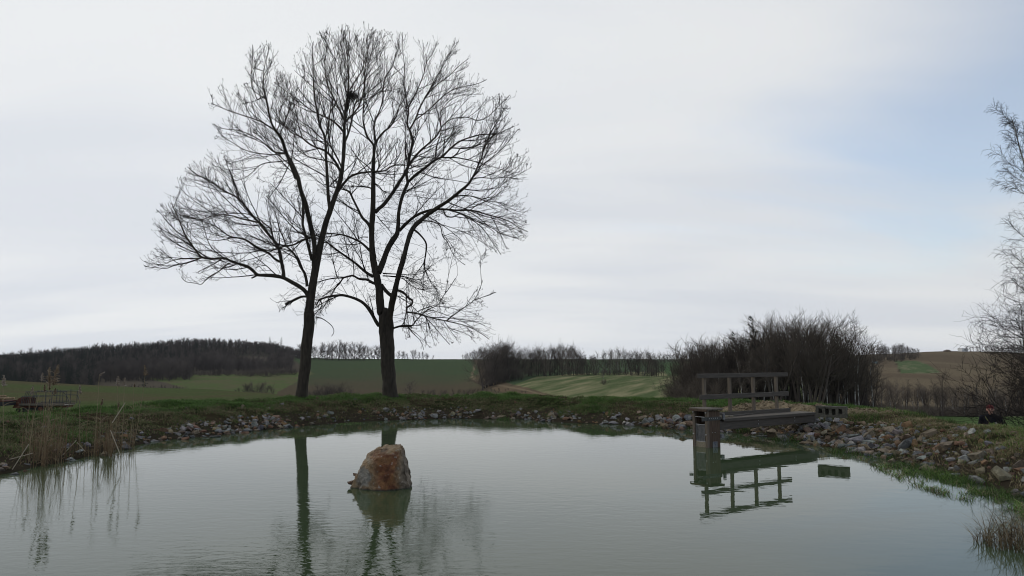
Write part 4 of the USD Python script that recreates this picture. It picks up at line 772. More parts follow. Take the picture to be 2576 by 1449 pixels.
def tuft(name, label, cat, x, y, r, h, n, cols, p, lean=(.3, 1.3), group=None, z=None, flat=False, width=.009, seed=0):
    rng = np.random.default_rng(seed + int(x * 97 + y * 13) % 9999); a = rng.uniform(0, 6.283, n); q = r * np.sqrt(rng.random(n))
    loc = np.array([x, y, gz(x, y) if z is None else z])
    base = np.c_[q * np.cos(a), q * np.sin(a), np.zeros(n) - .02]; hh = h * rng.uniform(.45, 1.2, n) * (1 - .4 * (q / r) ** 2)
    if z is None: base[:, 2] += np.maximum(ground_z(x + base[:, 0], y + base[:, 1]), 0) - max(loc[2], 0) if loc[2] < 0 else ground_z(x + base[:, 0], y + base[:, 1]) - loc[2]
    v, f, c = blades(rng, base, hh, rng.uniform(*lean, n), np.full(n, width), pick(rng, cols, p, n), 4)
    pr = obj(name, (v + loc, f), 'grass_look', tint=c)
    return tag(pr, label, cat, group, 'stuff')
GREEN = [(0.050, 0.095, 0.018), (0.038, 0.072, 0.015), (0.085, 0.130, 0.030), (0.11, 0.09, 0.05)]; GP = [.4, .35, .15, .1]
LIME = [(0.085, 0.150, 0.030), (0.115, 0.175, 0.040), (0.060, 0.105, 0.024)]; LP = [.45, .25, .3]
STRAW = [(0.17, 0.135, 0.08), (0.125, 0.09, 0.05), (0.21, 0.175, 0.11), (0.07, 0.05, 0.03)]; STP_ = [.35, .35, .1, .2]
def w_at(x, y, z=0.0): p = on_plane(x, y, z); return float(p[0]), float(p[1])
# rushes and grass clumps at the waterline
for k, (px_, py_, r, h, n, lab) in enumerate([
    (1435, 1056, .30, .34, 260, 'dark green rush clump at the waterline in the middle of the far bank'), (1060, 1053, .26, .36, 200, 'brownish rush clump at the far waterline just right of the right tree'),
    (1872, 1090, .22, .42, 260, 'dark rush clump standing in the water under the footbridge'), (1930, 1096, .34, .20, 240, 'flat green weed patch in the water under the footbridge'),
    (1988, 1108, .45, .26, 420, 'green grass clump in the water below the end of the footbridge'), (1268, 1056, .3, .22, 200, 'small green clump at the waterline left of the middle rush clump'),
    (2128, 1140, .42, .24, 380, 'green grass clump at the waterline right of the concrete block'), (2240, 1152, .45, .22, 380, 'dark green grass clump at the foot of the right bank stones'),
    (1745, 1084, .25, .25, 160, 'olive grass clump behind the left side of the sluice box'), (1655, 1078, .3, .2, 200, 'low green clump at the waterline left of the sluice box')]):
    x, y = w_at(px_, py_); tuft('rush_clump' if 'rush' in lab else 'water_grass', lab, 'rush' if 'rush' in lab else 'grass', x, y, r, h, n, GREEN if k != 1 else STRAW, GP if k != 1 else STP_, (.15, .7), z=-.02, seed=k)
x, y = w_at(880, 1066); tuft('water_weed', 'bright green weed patch floating at the far waterline between the two trees', 'weed', x, y, .55, .10, 420, LIME, LP, (.8, 2.0), z=.0)
wx, wy, wr = [], [], np.random.default_rng(8)
poly = [(2150, 1148), (2230, 1168), (2300, 1180), (2370, 1196), (2440, 1222), (2500, 1240), (2576, 1270), (2650, 1300), (2620, 1318), (2560, 1296), (2480, 1270), (2400, 1254), (2320, 1230), (2250, 1200), (2200, 1176)]
pp = Polygon(poly); pts = np.c_[wr.uniform(2150, 2650, 12000), wr.uniform(1148, 1325, 12000)]; pts = pts[shapely.contains_xy(pp, pts[:, 0], pts[:, 1])]
wn = meshkit.fbm(np.c_[pts * [.02, .05], np.zeros(len(pts))], 3, 4); pts = pts[wr.random(len(pts)) < sstep(.40, .62, wn)]
base = on_plane(pts[:, 0], pts[:, 1], 0.0); base = np.repeat(base, 3, axis=0) + wr.normal(0, .05, (len(base) * 3, 3)) * [1, 1, 0]; base[:, 2] = np.maximum(ground_z(base[:, 0], base[:, 1]), -.005)
n = len(base); v, f, c = blades(wr, base, wr.uniform(.05, .15, n), wr.uniform(.6, 2.4, n), np.full(n, .010), np.where((wr.random(n) < .3)[:, None], pick(wr, STRAW, STP_, n), pick(wr, LIME[:1] + LIME[2:] + [GREEN[0]], [.4, .35, .25], n)) * 1.4)
tag(obj('shallow_weed', (v, f), 'grass_look', tint=c), 'green weed and grass growing in the shallows along the right bank', 'weed', kind='stuff')
tl = [(2395, 1206), (2455, 1215), (2330, 1195), (2290, 1176), (2520, 1248), (2366, 1185)]
for k, (a_, b_) in enumerate(tl):
    x, y = w_at(a_, b_); tuft('water_grass', ['bright green grass tuft in the shallows below the dead grass heap', 'low green tuft in the shallows towards the right edge', 'long bright green tuft in the shallows of the right bank', 'dark green tuft by the grey stones of the right bank', 'green tuft in the shallows at the right edge of the photo', 'small green tuft beneath the slanted grey stone'][k], 'grass', x, y, .40, .22, 300, LIME if k in (0, 2) else GREEN, LP if k in (0, 2) else GP, (.3, 1.3), z=.0, seed=k)
# dead grass clump in the near right corner of the water
x, y = w_at(2562, 1372); tuft('dead_grass_clump', 'dead brown grass clump standing in the water at the lower right corner', 'grass', x, y, .42, .55, 420, STRAW, STP_, (.2, 1.1), z=-.03)
for k, (a_, b_, z_, r) in enumerate([(2290, 1132, .35, .55), (2420, 1148, .35, .4), (700, 1030, .4, .35), (1880, 1015, .62, .3), (2540, 1215, .2, .5)]):
    x, y = w_at(a_, b_, z_); tuft('dry_grass_tuft', ['matted brown grass heap lying on the middle of the right bank', 'straw grass tuft on the right bank among pale stones', 'straw coloured grass tuft on the bank in front of the left tree', 'dry grass tuft behind the footbridge', 'brown flattened grass heap low on the near right bank'][k], 'grass', x, y, r, .16, 380, STRAW, STP_, (1.0, 3.0), seed=k)
for k, (a_, b_, z_) in enumerate([(1620, 1010, .62), (1400, 1012, .6), (2300, 1046, .62), (2400, 1062, .6), (1500, 1012, .6), (420, 1030, .6), (2180, 1045, .62)]):
    x, y = w_at(a_, b_, z_); tuft('grass_tussock', ['lush green tussock on the far crest left of the sluice', 'green tussock on the crest of the far bank right of centre', 'green tussock on the right crest', 'green tussock on the crest just left of the person', 'green tussock on the far crest below the meadow', 'bright green tussock on the left crest behind the reeds', 'green tussock on the crest beside the concrete block'][k], 'grass', x, y, .42, .22, 420, GREEN, GP, (.2, 1.0), seed=k)

# reeds: each plumed one a thing, the leafless stalks as clumps
rr_ = np.random.default_rng(31)
def r_px(cx, cy): return (cx / 2.229) / 1.59, (1250 + cy / 2.229) / 1.59
PLUMES = [((28, 660), (33, 555), (20, 1330)), ((372, 612), (377, 535), (250, 1340)), ((437, 640), (436, 487), (330, 1350)), ((470, 650), (513, 462), (370, 1340)), ((440, 690), (432, 600), (400, 1330)), ((478, 740), (497, 672), (390, 1345)), ((280, 735), (292, 655), (215, 1290)),
          ((708, 732), (712, 650), (705, 1290)), ((885, 560), (935, 530), (835, 1270)), ((1045, 655), (1052, 567), (1060, 1225)), ((1108, 650), (1116, 578), (1085, 1235)), ((1293, 565), (1286, 468), (1195, 1180)), ((903, 825), (915, 765), (880, 1270)), ((1052, 850), (1060, 797), (1010, 1255)), ((890, 985), (955, 925), (900, 1260)),
          ((395, 705), (398, 640), (350, 1330)), ((1195, 665), (1201, 630), (1155, 1210))]
RLAB = ['reed with pale drooping plume at the left edge', 'reed with small pale plume, left of the tall pair', 'tall reed with upright beige plume above the wagon', 'tallest reed, its long brown plume leaning right', 'reed with brown plume tangled below the tall pair', 'short reed with thin plume before the wagon cage', 'reed with grey plume before the front of the wagon', 'lone reed with grey plume right of the wagon', 'reed with bent white plume hanging right', 'reed with broad white plume at the field edge',
        'reed with small beige plume next to the broad white one', 'rightmost tall reed, brown plume before the dark fir', 'low reed with small plume above the right reed clump', 'low thin plumed reed rising from the right reed clump', 'broken reed with limp brown plume in the right clump', 'reed with faint brown plume inside the left clump', 'reed with tiny plume tip near the rightmost reed']
for (b, t, g), lab in zip(PLUMES, RLAB):
    gx_, gy_ = w_at(*r_px(*g)); p0 = np.array([gx_, gy_, -.05]); Y = gy_ + rr_.uniform(-.2, .2)
    pb, pt = at(*r_px(*b), Y), at(*r_px(*t), Y)
    mid = (p0 + pb) / 2 + [rr_.normal(0, .02), rr_.normal(0, .02), 0]
    P = PchipInterpolator([0, .5, 1.0, 1.0 + np.linalg.norm(pt - pb) / np.linalg.norm(pb - p0)], np.array([p0, mid, pb, pt]))
    o = thing('reed', p0); tag(o, lab, 'reed')
    st = P(np.linspace(0, 1.0, 10)) - p0; v_, f_ = tubes(st[None], np.linspace(.006, .004, 10)[None], 5); obj('stem', (v_, f_), 'reed_look', o, tint=(0.19, 0.15, 0.085))
    L = np.linalg.norm(pt - pb); m = 110; s = rr_.random(m); c0 = P(1.0 + (P.x[-1] - 1.0) * s * .92) - p0
    ax_ = unit(pt - pb); dr = unit(ax_ + rr_.normal(0, .38, (m, 3)) + np.array([.25, 0, -.15])); ln = L * .30 * (1.1 - .75 * s) * rr_.uniform(.6, 1.2, m)
    br = sweep(c0, dr, ln, np.full(m, .0075), 3, rr_, .12, -.5, .35); col = pick(rr_, [(0.30, 0.25, 0.20), (0.22, 0.17, 0.12), (0.38, 0.33, 0.28)], [.4, .35, .25], m) if ('pale' in lab or 'white' in lab or 'grey' in lab) else pick(rr_, [(0.22, 0.165, 0.11), (0.16, 0.115, 0.07), (0.29, 0.23, 0.16)], [.4, .4, .2], m)
    v_, f_ = tubes(br['P'], br['R'], 3); obj('plume', (v_, f_), 'plume_look', o, tint=np.repeat(col, 9, axis=0))
    nl = rr_.integers(2, 4)
    for q in range(nl):
        a_ = P(rr_.uniform(.25, .8)) - p0; d_ = unit(np.array([rr_.choice([-1, 1]) * .5, rr_.normal(0, .2), .7])); lf = sweep(a_[None], d_[None], np.array([rr_.uniform(.15, .35)]), np.array([.006]), 5, rr_, .08, -1.2, .2)
        v_, f_ = tubes(lf['P'], lf['R'], 3); obj('leaf', (v_, f_), 'reed_look', o, tint=(0.20, 0.16, 0.09))
def stalks(lab, name, areas, n, hmin, hmax, tintset, lean=.09, rad=.0042):
    ms, cs = [], []
    for (x0, x1, y0, y1, w) in areas:
        k = int(n * w); cx, cy = rr_.uniform(x0, x1, k), rr_.uniform(y0, y1, k); cl = rr_.normal(0, 1, (6, 1)) * 0
        px_, py_ = r_px(cx, cy); b = on_plane(px_, py_, 0.0); b[:, 2] = np.maximum(ground_z(b[:, 0], b[:, 1]), 0) - .05
        d = unit(np.c_[rr_.normal(0, lean, k) + .02, rr_.normal(0, lean, k), np.ones(k)]); s = sweep(b, d, hmin + (hmax - hmin) * rr_.random(k) ** 2.6, np.full(k, rad), 5, rr_, .035, -.05, .5)
        ms.append(tubes(s['P'], s['R'], 3)); cs.append(np.repeat(pick(rr_, tintset, [1 / len(tintset)] * len(tintset), k), 15, axis=0))
        q = rr_.random(k) < .5; q = np.nonzero(q)[0]
        lf = sweep(s['P'][q, 2], unit(s['D'][q, 2] + rr_.normal(0, .5, (len(q), 3))), rr_.uniform(.1, .3, len(q)), np.full(len(q), .005), 4, rr_, .1, -1.3, .2); ms.append(tubes(lf['P'], lf['R'], 3)); cs.append(np.repeat(pick(rr_, tintset, [1 / len(tintset)] * len(tintset), len(q)), 12, axis=0))
    tag(obj(name, cat(ms), 'reed_look', tint=np.vstack(cs)), lab, 'reeds', kind='stuff')
RT = [(0.17, 0.115, 0.06), (0.13, 0.08, 0.04), (0.21, 0.16, 0.09), (0.10, 0.065, 0.035)]
stalks('left clump of dead brown reed stalks standing before the wagon', 'reed_clump', [(170, 620, 1290, 1390, .55), (300, 420, 1300, 1370, .3), (480, 560, 1260, 1350, .15), (620, 840, 1270, 1320, .10)], 230, .25, 1.3, RT)
stalks('right clump of dead brown reed stalks, dense and narrow', 'reed_clump', [(840, 880, 1240, 1290, .22), (920, 1000, 1240, 1290, .5), (1000, 1100, 1200, 1260, .14), (1150, 1200, 1170, 1220, .08), (870, 1190, 1190, 1270, .06)], 200, .3, 1.1, RT)
for k, (a_, b_, zb, zt, lab) in enumerate([((100, 1415), (255, 1175), 0, .0, 'long pale broken reed slanting up at the left clump'), ((1000, 985), (1115, 805), .9, 0, 'pale broken reed leaning right above the right clump'), ((985, 1050), (1075, 1275), .7, 0, 'broken reed falling right from the right clump'),
                                      ((10, 1330), (290, 1255), .1, 0, 'fallen reed lying towards the left edge'), ((560, 1270), (680, 1140), .1, 0, 'fallen pale reed crossing the stones between clumps'), ((690, 1160), (760, 1240), .3, 0, 'short fallen reed before the dark stone')]):
    pa = on_plane(*r_px(*a_), float(zb)); pb = at(*r_px(*b_), pa[1] + .05)
    o = thing('broken_reed', pa); tag(o, lab, 'reed'); v_, f_ = tubes(np.linspace(0, 1, 5)[None, :, None] * (pb - pa)[None, None], np.full((1, 5), .008), 5); obj('stem', (v_, f_), 'reed_look', o, tint=(0.33, 0.28, 0.20))
# pale clods of dug soil along the crest behind the footbridge
er = np.random.default_rng(9); hv = []
hp = np.array([at(x, y, Y)[:2] for x, y, Y in [(1810, 1005, 23.5), (1880, 1008, 23.2), (1960, 1015, 22.6), (2050, 1022, 21.6), (2120, 1034, 20.8), (2230, 1040, 19.8), (2300, 1042, 19.2)]])
tt = np.linspace(0, 1, 90); cx_ = np.stack([np.interp(tt, np.linspace(0, 1, len(hp)), hp[:, k]) for k in range(2)], 1); nv = np.stack([-np.gradient(cx_[:, 1]), np.gradient(cx_[:, 0])], 1); nv = unit(nv)
cr = np.linspace(-1, 1, 15); ww = .55 * np.sin(np.pi * np.clip(tt * .96 + .02, 0, 1)) ** .3
gx2 = cx_[:, None] + nv[:, None] * (cr[None, :, None] * ww[:, None, None])
hgt = (1 - cr[None] ** 2) * (.19 * np.interp(tt, [0, .15, .5, .7, 1], [.5, 1.0, .9, .6, .2])[:, None]) * (0.5 + 1.1 * meshkit.fbm(np.stack([gx2[..., 0] * 2.2, gx2[..., 1] * 2.2, gx2[..., 0] * 0], -1), 3, 5))
hz_ = ground_z(gx2[..., 0], gx2[..., 1]) - .04 + hgt + (meshkit.fbm(np.stack([gx2[..., 0] * 9, gx2[..., 1] * 9, gx2[..., 0] * 0], -1), 2, 6) - .5) * .10 * (1 - cr[None] ** 2)
V = np.concatenate([gx2, hz_[..., None]], -1).reshape(-1, 3); I, J = np.meshgrid(np.arange(89), np.arange(14), indexing='ij'); q = np.stack([I * 15 + J, (I + 1) * 15 + J, (I + 1) * 15 + J + 1, I * 15 + J + 1], -1).reshape(-1, 4)
sv, sf, so = [V], [q[:, [0, 1, 2]], q[:, [0, 2, 3]]], len(V)
for k in range(420):
    i, j = er.integers(0, 90), er.integers(2, 13); vv, ff = stone_mesh(er, er.uniform(.02, .07), n=9); sv.append(vv + V[i * 15 + j] + [0, 0, .01]); sf.append(ff + so); so += len(vv)
VV = np.vstack(sv); tc_ = mix((0.125, 0.095, 0.058), (0.21, 0.165, 0.105), meshkit.fbm(VV * 4, 3, 8))
tag(obj('soil_heap', (VV, np.vstack(sf)), 'stone_look', tint=tc_), 'low ridge of pale brown dug soil behind the footbridge and concrete block', 'soil', kind='stuff')
# ------------------------------------------------------------------ background trees: a few kinds, each copied into place
UsdGeom.Scope.Define(stage, '/World/tree_kinds')
KINDS = {}
def kind(name, parts):
    """parts: (part name, mesh, material); kept as a class prim that the trees reference"""
    p = stage.CreateClassPrim(f'/World/tree_kinds/{name}'); p.SetTypeName('Xform')
    for n_, me, mat in parts: usdkit.mesh(stage, f'{p.GetPath()}/{n_}', me, f'/World/Looks/{mat}')
    KINDS[name] = p.GetPath()
def place(name, knd, loc, h, rng, label, category='tree', group=None, wide=1.0):
    x = UsdGeom.Xform.Define(stage, numbered('/World', name)); x.AddTranslateOp().Set(Gf.Vec3d(*map(float, loc))); x.AddRotateZOp().Set(float(rng.uniform(0, 360))); x.AddScaleOp().Set(Gf.Vec3f(float(h * wide), float(h * wide), float(h)))
    x.GetPrim().GetReferences().AddInternalReference(KINDS[knd]); x.GetPrim().SetInstanceable(True)
    return tag(x.GetPrim(), label, category, group)
def one(P, D, L, R): return np.array([P], float), np.array([D], float), np.array([L], float), np.array([R], float)
def mesh_of(brs, sides): return cat([tubes(b['P'], b['R'], s) for b, s in zip(brs, sides)])
# all kinds are one unit tall
def round_tree(seed, tw=.0009, dens=1.0, low=.22, crown=.36):
    r = np.random.default_rng(seed); tr = sweep(*one((0, 0, -.03), (0, 0, 1), .80, .017), 8, r, .05, .2, .25)
    sh = lambda t: np.sqrt(np.clip(1 - ((t - .55) / .56) ** 2, .05, 1))
    b1 = spawn(tr, int(20 * dens), low, 1.0, 55, 10, crown / .8, .45, r, 6, .09, .45, .35, shape=sh, angf=lambda t: 1.25 - .75 * t)
    b2 = spawn(b1, 7, .2, 1.0, 42, 12, .42, .55, r, 5, .08, .35, .4, rmin=tw * 1.4); b3 = spawn(b2, 5, .15, 1.0, 38, 12, .5, .6, r, 4, .08, .3, .6, rmin=tw); b4 = spawn(b3, 2, .3, .95, 36, 10, .55, .8, r, 3, .08, .3, .6, rmin=tw * .9)
    return [('trunk', mesh_of([tr], [8]), 'grove_bark_look'), ('crown', mesh_of([b1, b2, b3, b4], [5, 4, 3, 3]), 'grove_twig_look')]
def vase_tree(seed, tw=.0007, stems=5):
    r = np.random.default_rng(seed); a = np.arange(stems) * 6.283 / stems + r.uniform(0, 1, stems); sp_ = r.uniform(.10, .34, stems)
    D = np.stack([np.cos(a) * sp_, np.sin(a) * sp_, np.ones(stems)], 1); tr = sweep(np.stack([np.cos(a) * .012, np.sin(a) * .012, np.full(stems, -.03)], 1), D, r.uniform(.72, .95, stems), np.full(stems, .014), 9, r, .05, .10, .2)
    b1 = spawn(tr, 15, .28, 1.0, 40, 10, .30, .5, r, 6, .07, .4, .35, shape=lambda t: 1.15 - .55 * t); b2 = spawn(b1, 7, .15, 1.0, 36, 11, .45, .6, r, 4, .07, .35, .5, rmin=tw * 1.3); b3 = spawn(b2, 6, .15, 1.0, 34, 11, .5, .7, r, 3, .07, .3, .6, rmin=tw * .9)
    return [('trunk', mesh_of([tr], [7]), 'grove_bark_look'), ('crown', mesh_of([b1, b2, b3], [4, 3, 3]), 'grove_twig_look')]
def birch_tree(seed, tw=.0008):
    r = np.random.default_rng(seed); tr = sweep(*one((0, 0, -.03), (.03, 0, 1), .97, .0115), 10, r, .045, .1, .12)
    b1 = spawn(tr, 26, .28, 1.0, 38, 8, .24, .42, r, 6, .06, .25, .3, shape=lambda t: 1.25 - .85 * t); b2 = spawn(b1, 7, .2, 1.0, 34, 10, .5, .6, r, 5, .06, -.15, .5, rmin=tw * 1.2); b3 = spawn(b2, 4, .2, 1.0, 28, 10, .6, .7, r, 4, .06, -.6, .6, rmin=tw)
    return [('trunk', mesh_of([tr], [7]), 'birch_bark_look'), ('crown', mesh_of([b1, b2, b3], [4, 3, 3]), 'grove_twig_look')]
def shrub(seed, tw=.002, stems=14):
    r = np.random.default_rng(seed); a = r.uniform(0, 6.283, stems); sp_ = r.uniform(.15, 1.1, stems)
    D = np.stack([np.cos(a) * sp_, np.sin(a) * sp_, np.ones(stems)], 1); tr = sweep(np.stack([np.cos(a) * .1, np.sin(a) * .1, np.full(stems, -.04)], 1), D, r.uniform(.6, 1.0, stems), np.full(stems, .010), 6, r, .08, .25, .3)
    b1 = spawn(tr, 8, .15, 1.0, 38, 12, .42, .6, r, 5, .08, .4, .4, rmin=tw * 1.3); b2 = spawn(b1, 6, .1, 1.0, 36, 12, .5, .7, r, 4, .08, .3, .5, rmin=tw); b3 = spawn(b2, 2, .2, 1.0, 36, 12, .5, .7, r, 3, .08, .3, .5, rmin=tw)
    return [('stems', mesh_of([tr], [5]), 'grove_bark_look'), ('crown', mesh_of([b1, b2, b3], [4, 3, 3]), 'grove_twig_look')]
def spruce(seed, n=64, spread=.19):
    r = np.random.default_rng(seed); tr = sweep(*one((0, 0, -.03), (0, 0, 1), 1.02, .012), 8, r, .01, 0, .1)
    b1 = spawn(tr, n, .10, .99, 98, 8, spread, .3, r, 5, .04, .25, .2, shape=lambda t: 1.08 - t); b2 = spawn(b1, 10, .1, 1.0, 55, 14, .30, .9, r, 3, .08, -.35, .3, rmin=.0075)
    b2['R'] *= np.linspace(1, .25, b2['P'].shape[1])[None]
    return [('trunk', mesh_of([tr], [6]), 'grove_bark_look'), ('crown', mesh_of([b1, b2], [3, 3]), 'needle_look')]
def pine(seed):
    r = np.random.default_rng(seed); tr = sweep(*one((0, 0, -.03), (0, 0, 1), 1.0, .012), 8, r, .02, 0, .15)
    b1 = spawn(tr, 34, .45, .99, 72, 12, .17, .4, r, 5, .08, .4, .3, shape=lambda t: 1.25 - t); b2 = spawn(b1, 9, .3, 1.0, 48, 18, .34, .9, r, 3, .1, .4, .4, rmin=.006); b2['R'] *= np.linspace(1, .35, b2['P'].shape[1])[None]
    return [('trunk', mesh_of([tr], [6]), 'grove_bark_look'), ('crown', mesh_of([b1, b2], [3, 3]), 'needle_look')]
def far(parts): return [(n, m, 'far_twig_look' if mat == 'grove_twig_look' else mat) for n, m, mat in parts]
for k in range(3): kind(f'broadleaf_{"abc"[k]}', round_tree(100 + k, tw=.0010, dens=1.1 + .15 * k, crown=.28 + .04 * k, low=.10))
for k in range(3): kind(f'far_broadleaf_{"abc"[k]}', far(round_tree(120 + k, tw=.0019, low=.04, dens=1.2, crown=.25 + .05 * k)))
for k in range(4): kind(f'vase_{"abcd"[k]}', vase_tree(140 + k, tw=.0007, stems=2 + k))
for k in range(2): kind(f'birch_{"ab"[k]}', birch_tree(160 + k))
for k in range(2): kind(f'shrub_{"ab"[k]}', shrub(180 + k))
for k in range(2): kind(f'spruce_{"ab"[k]}', spruce(200 + k))
kind('pine_a', pine(220))
trn = np.random.default_rng(99)
def ground_at(x, Y):
    X = float(ray(x, YH)[0]) * Y; return np.array([X, Y, gz(X, Y)])
def tall(x, ytop, g): return float(at(x, ytop, g[1])[2] - g[2])          # height that reaches picture row ytop
ONES = 'first second third fourth fifth sixth seventh eighth ninth tenth eleventh twelfth thirteenth fourteenth fifteenth sixteenth seventeenth eighteenth nineteenth twentieth'.split()
def ordinal(k): return ONES[k] if k < 20 else ('twenty' if k < 29 else 'thirty') + '-' + ONES[k % 10] if k != 29 else 'thirtieth'
def row(name, kinds, x0, x1, n, Y, tops, label, category='tree', jx=.35, jY=12.0, hj=.14, group=None, wide=(.85, 1.2), labels=None):
    """n trees between the picture columns x0..x1 near depth Y; tops: rows reached at x0..x1"""
    out = []
    for k in range(n):
        x = x0 + (x1 - x0) * (k + .5 + trn.uniform(-jx, jx)) / n; y_ = Y if np.ndim(Y) == 0 else np.interp(x, *Y); g = ground_at(x, float(y_ + trn.normal(0, jY)))
        t = np.interp(x, np.linspace(x0, x1, len(tops)), tops); h = max(tall(x, t, g) * (1 - abs(trn.normal(0, hj))), 1.2)
        out.append(place(name, kinds[trn.integers(len(kinds))], g, h, trn, f'{label}, {ordinal(k)} from left', category, group or label, trn.uniform(*wide)))
    return out
FB = ['far_broadleaf_a', 'far_broadleaf_b', 'far_broadleaf_c']; BB = ['broadleaf_a', 'broadleaf_b', 'broadleaf_c']; VV_ = ['vase_a', 'vase_b', 'vase_c', 'vase_d']
row('hill_tree', FB, 750, 958, 30, 930, (864, 868, 856, 864, 868), 'bare crest row tree between the two big trees', jY=14, hj=.12)
row('hill_shrub', ['shrub_a', 'shrub_b'], 760, 960, 12, 925, (897, 897), 'low crest shrub between the two big trees', 'shrub', jY=10)
row('hill_tree', FB, 998, 1092, 11, 930, (880, 884, 876, 884, 892), 'small crest tree just right of the right trunk', jY=14)
row('hill_tree', FB, 1160, 1224, 10, 930, (892, 886, 870, 872), 'bare tree on the crest left of the dense tree clump', jY=14)
row('clump_tree', BB + VV_[2:], 1214, 1310, 20, ([1216, 1312], [430, 450]), (884, 858, 856, 868, 888), 'bare tree of the dense dark clump at the meadow corner', jY=14, hj=.06, wide=(1.0, 1.35))
row('clump_shrub', ['shrub_a', 'shrub_b'], 1222, 1312, 9, ([1216, 1312], [415, 430]), (925, 925), 'shrub at the foot of the dense dark clump', 'shrub', jY=6)
row('meadow_tree', BB, 1316, 1460, 28, 462, (886, 870, 870, 862, 866, 876), 'bare tree of the taller group topping the meadow', jY=9, hj=.10, wide=(.7, 1.0))
row('meadow_tree', BB + ['birch_a'], 1455, 1672, 36, 468, (892, 888, 878, 874, 878, 880, 884), 'bare tree of the lower row topping the meadow', jY=9, hj=.12, wide=(.7, 1.0))
row('meadow_shrub', ['shrub_a', 'shrub_b'], 1318, 1660, 22, 455, (926, 928), 'low shrub under the tree row topping the meadow', 'shrub', jY=7)
row('crest_tree', FB, 1660, 1722, 8, 1000, (894, 888, 890), 'small bare tree on the far crest beside the grove', jY=16)
row('field_tree', FB, 2192, 2312, 22, 715, (862, 864, 866, 862, 870, 878), 'bare tree of the clump on the brown hill right of the grove', jY=14, hj=.12)
row('field_shrub', ['shrub_a', 'shrub_b'], 2190, 2310, 9, 690, (890, 893), 'low shrub under the clump on the brown hill', 'shrub', jY=8)
row('crest_tree', FB, 2432, 2600, 20, 880, (872, 864, 866, 868, 868), 'bare tree of the clump on the crest behind the white house', jY=14, hj=.14)
# valley trees below the opposite hill, only their tops over the bank
row('valley_tree', BB, 590, 690, 9, 330, (974, 962, 960, 966), 'bare tree in the hollow left of the left trunk', jY=14)
row('valley_tree', VV_[:2] + ['shrub_a'], 772, 905, 13, 330, (980, 966, 960, 968, 986), 'bushy bare tree in the hollow between the big trees', jY=14, wide=(1.1, 1.5))
place('round_bare_tree', 'broadleaf_b', ground_at(1034, 330), tall(1034, 958, ground_at(1034, 330)), trn, 'round bare tree in the hollow just right of the right trunk', wide=1.35)
row('valley_tree', BB + VV_[:1], 1060, 1285, 20, 335, (976, 980, 974, 976, 972, 980), 'bare hollow hedge tree right of the right trunk', jY=8)
row('valley_tree', BB, 1288, 1330, 3, 300, (990, 992), 'small bare tree beside the brown track at the hollow', jY=8)
row('valley_shrub', ['shrub_a', 'shrub_b'], 940, 985, 4, 330, (990, 988), 'bare shrub in the hollow behind the right trunk', 'shrub')
# lone birch with a dark bush in the meadow
g = ground_at(1517, 345); place('young_birch', 'birch_a', g, tall(1517, 918, g), trn, 'lone pale young birch standing in the meadow', wide=.9)
g = ground_at(1520, 342); place('meadow_bush', 'shrub_a', g, 2.6, trn, 'low dark bush at the foot of the lone birch in the meadow', 'bush', wide=1.3)
# the grove
GL = [('grove_tree', VV_, 1712, 1800, 11, ([1712, 1800], [128, 120]), (866, 852, 842), 'bare multi-stemmed tree on the left flank of the grove'), ('grove_tree', VV_, 1790, 1930, 15, 128, (842, 838, 834, 820), 'bare multi-stemmed tree in the left half of the grove'),
      ('grove_tree', VV_, 1925, 2100, 18, 120, (806, 788, 780, 784, 806), 'tall bare multi-stemmed tree in the middle of the grove'), ('grove_tree', VV_, 2080, 2190, 9, 122, (810, 830, 860, 900), 'bare tree on the right flank of the grove')]
for name, kk, x0, x1, n, Y, tops, lab in GL: row(name, kk, x0, x1, n, Y, tuple(t - 6 for t in tops), lab, jY=7, hj=.06, wide=(.9, 1.2))
row('grove_tree', BB, 1720, 2180, 18, 140, (890, 870, 850, 840, 860, 900), 'bare tree behind the front trees of the grove', jY=8, hj=.15, wide=(.8, 1.1))
row('grove_birch', ['birch_a', 'birch_b'], 1760, 2200, 15, 112, (930, 880, 850, 830, 850, 870), 'slender white birch among the trees of the grove', jY=4, hj=.15, wide=(.7, .9))
row('grove_shrub', ['shrub_a', 'shrub_b'], 1705, 1790, 12, ([1705, 1790], [118, 112]), (950, 930), 'bare brown shrub at the left foot of the grove', 'shrub', jY=3, wide=(1.0, 1.5))
row('grove_shrub', ['shrub_a', 'shrub_b'], 1800, 2190, 9, 122, (990, 985, 978), 'bare shrub of the undergrowth in the grove', 'shrub', jY=5, wide=(1.1, 1.6))
g = ground_at(1908, 122); place('pine', 'pine_a', g, tall(1908, 787, g), trn, 'taller dark green pine poking out of the grove', wide=.95)
g = ground_at(1858, 124); place('pine', 'pine_a', g, tall(1858, 828, g), trn, 'shorter dark green pine on the left side of the grove', wide=.75)
g = ground_at(2148, 112); place('weeping_birch', 'birch_a', g, tall(2148, 795, g), trn, 'tall weeping birch at the right edge of the grove', wide=.8)
g = ground_at(2122, 110); place('white_birch', 'birch_b', g, tall(2122, 880, g), trn, 'leaning white birch trunk at the right edge of the grove', wide=.8)
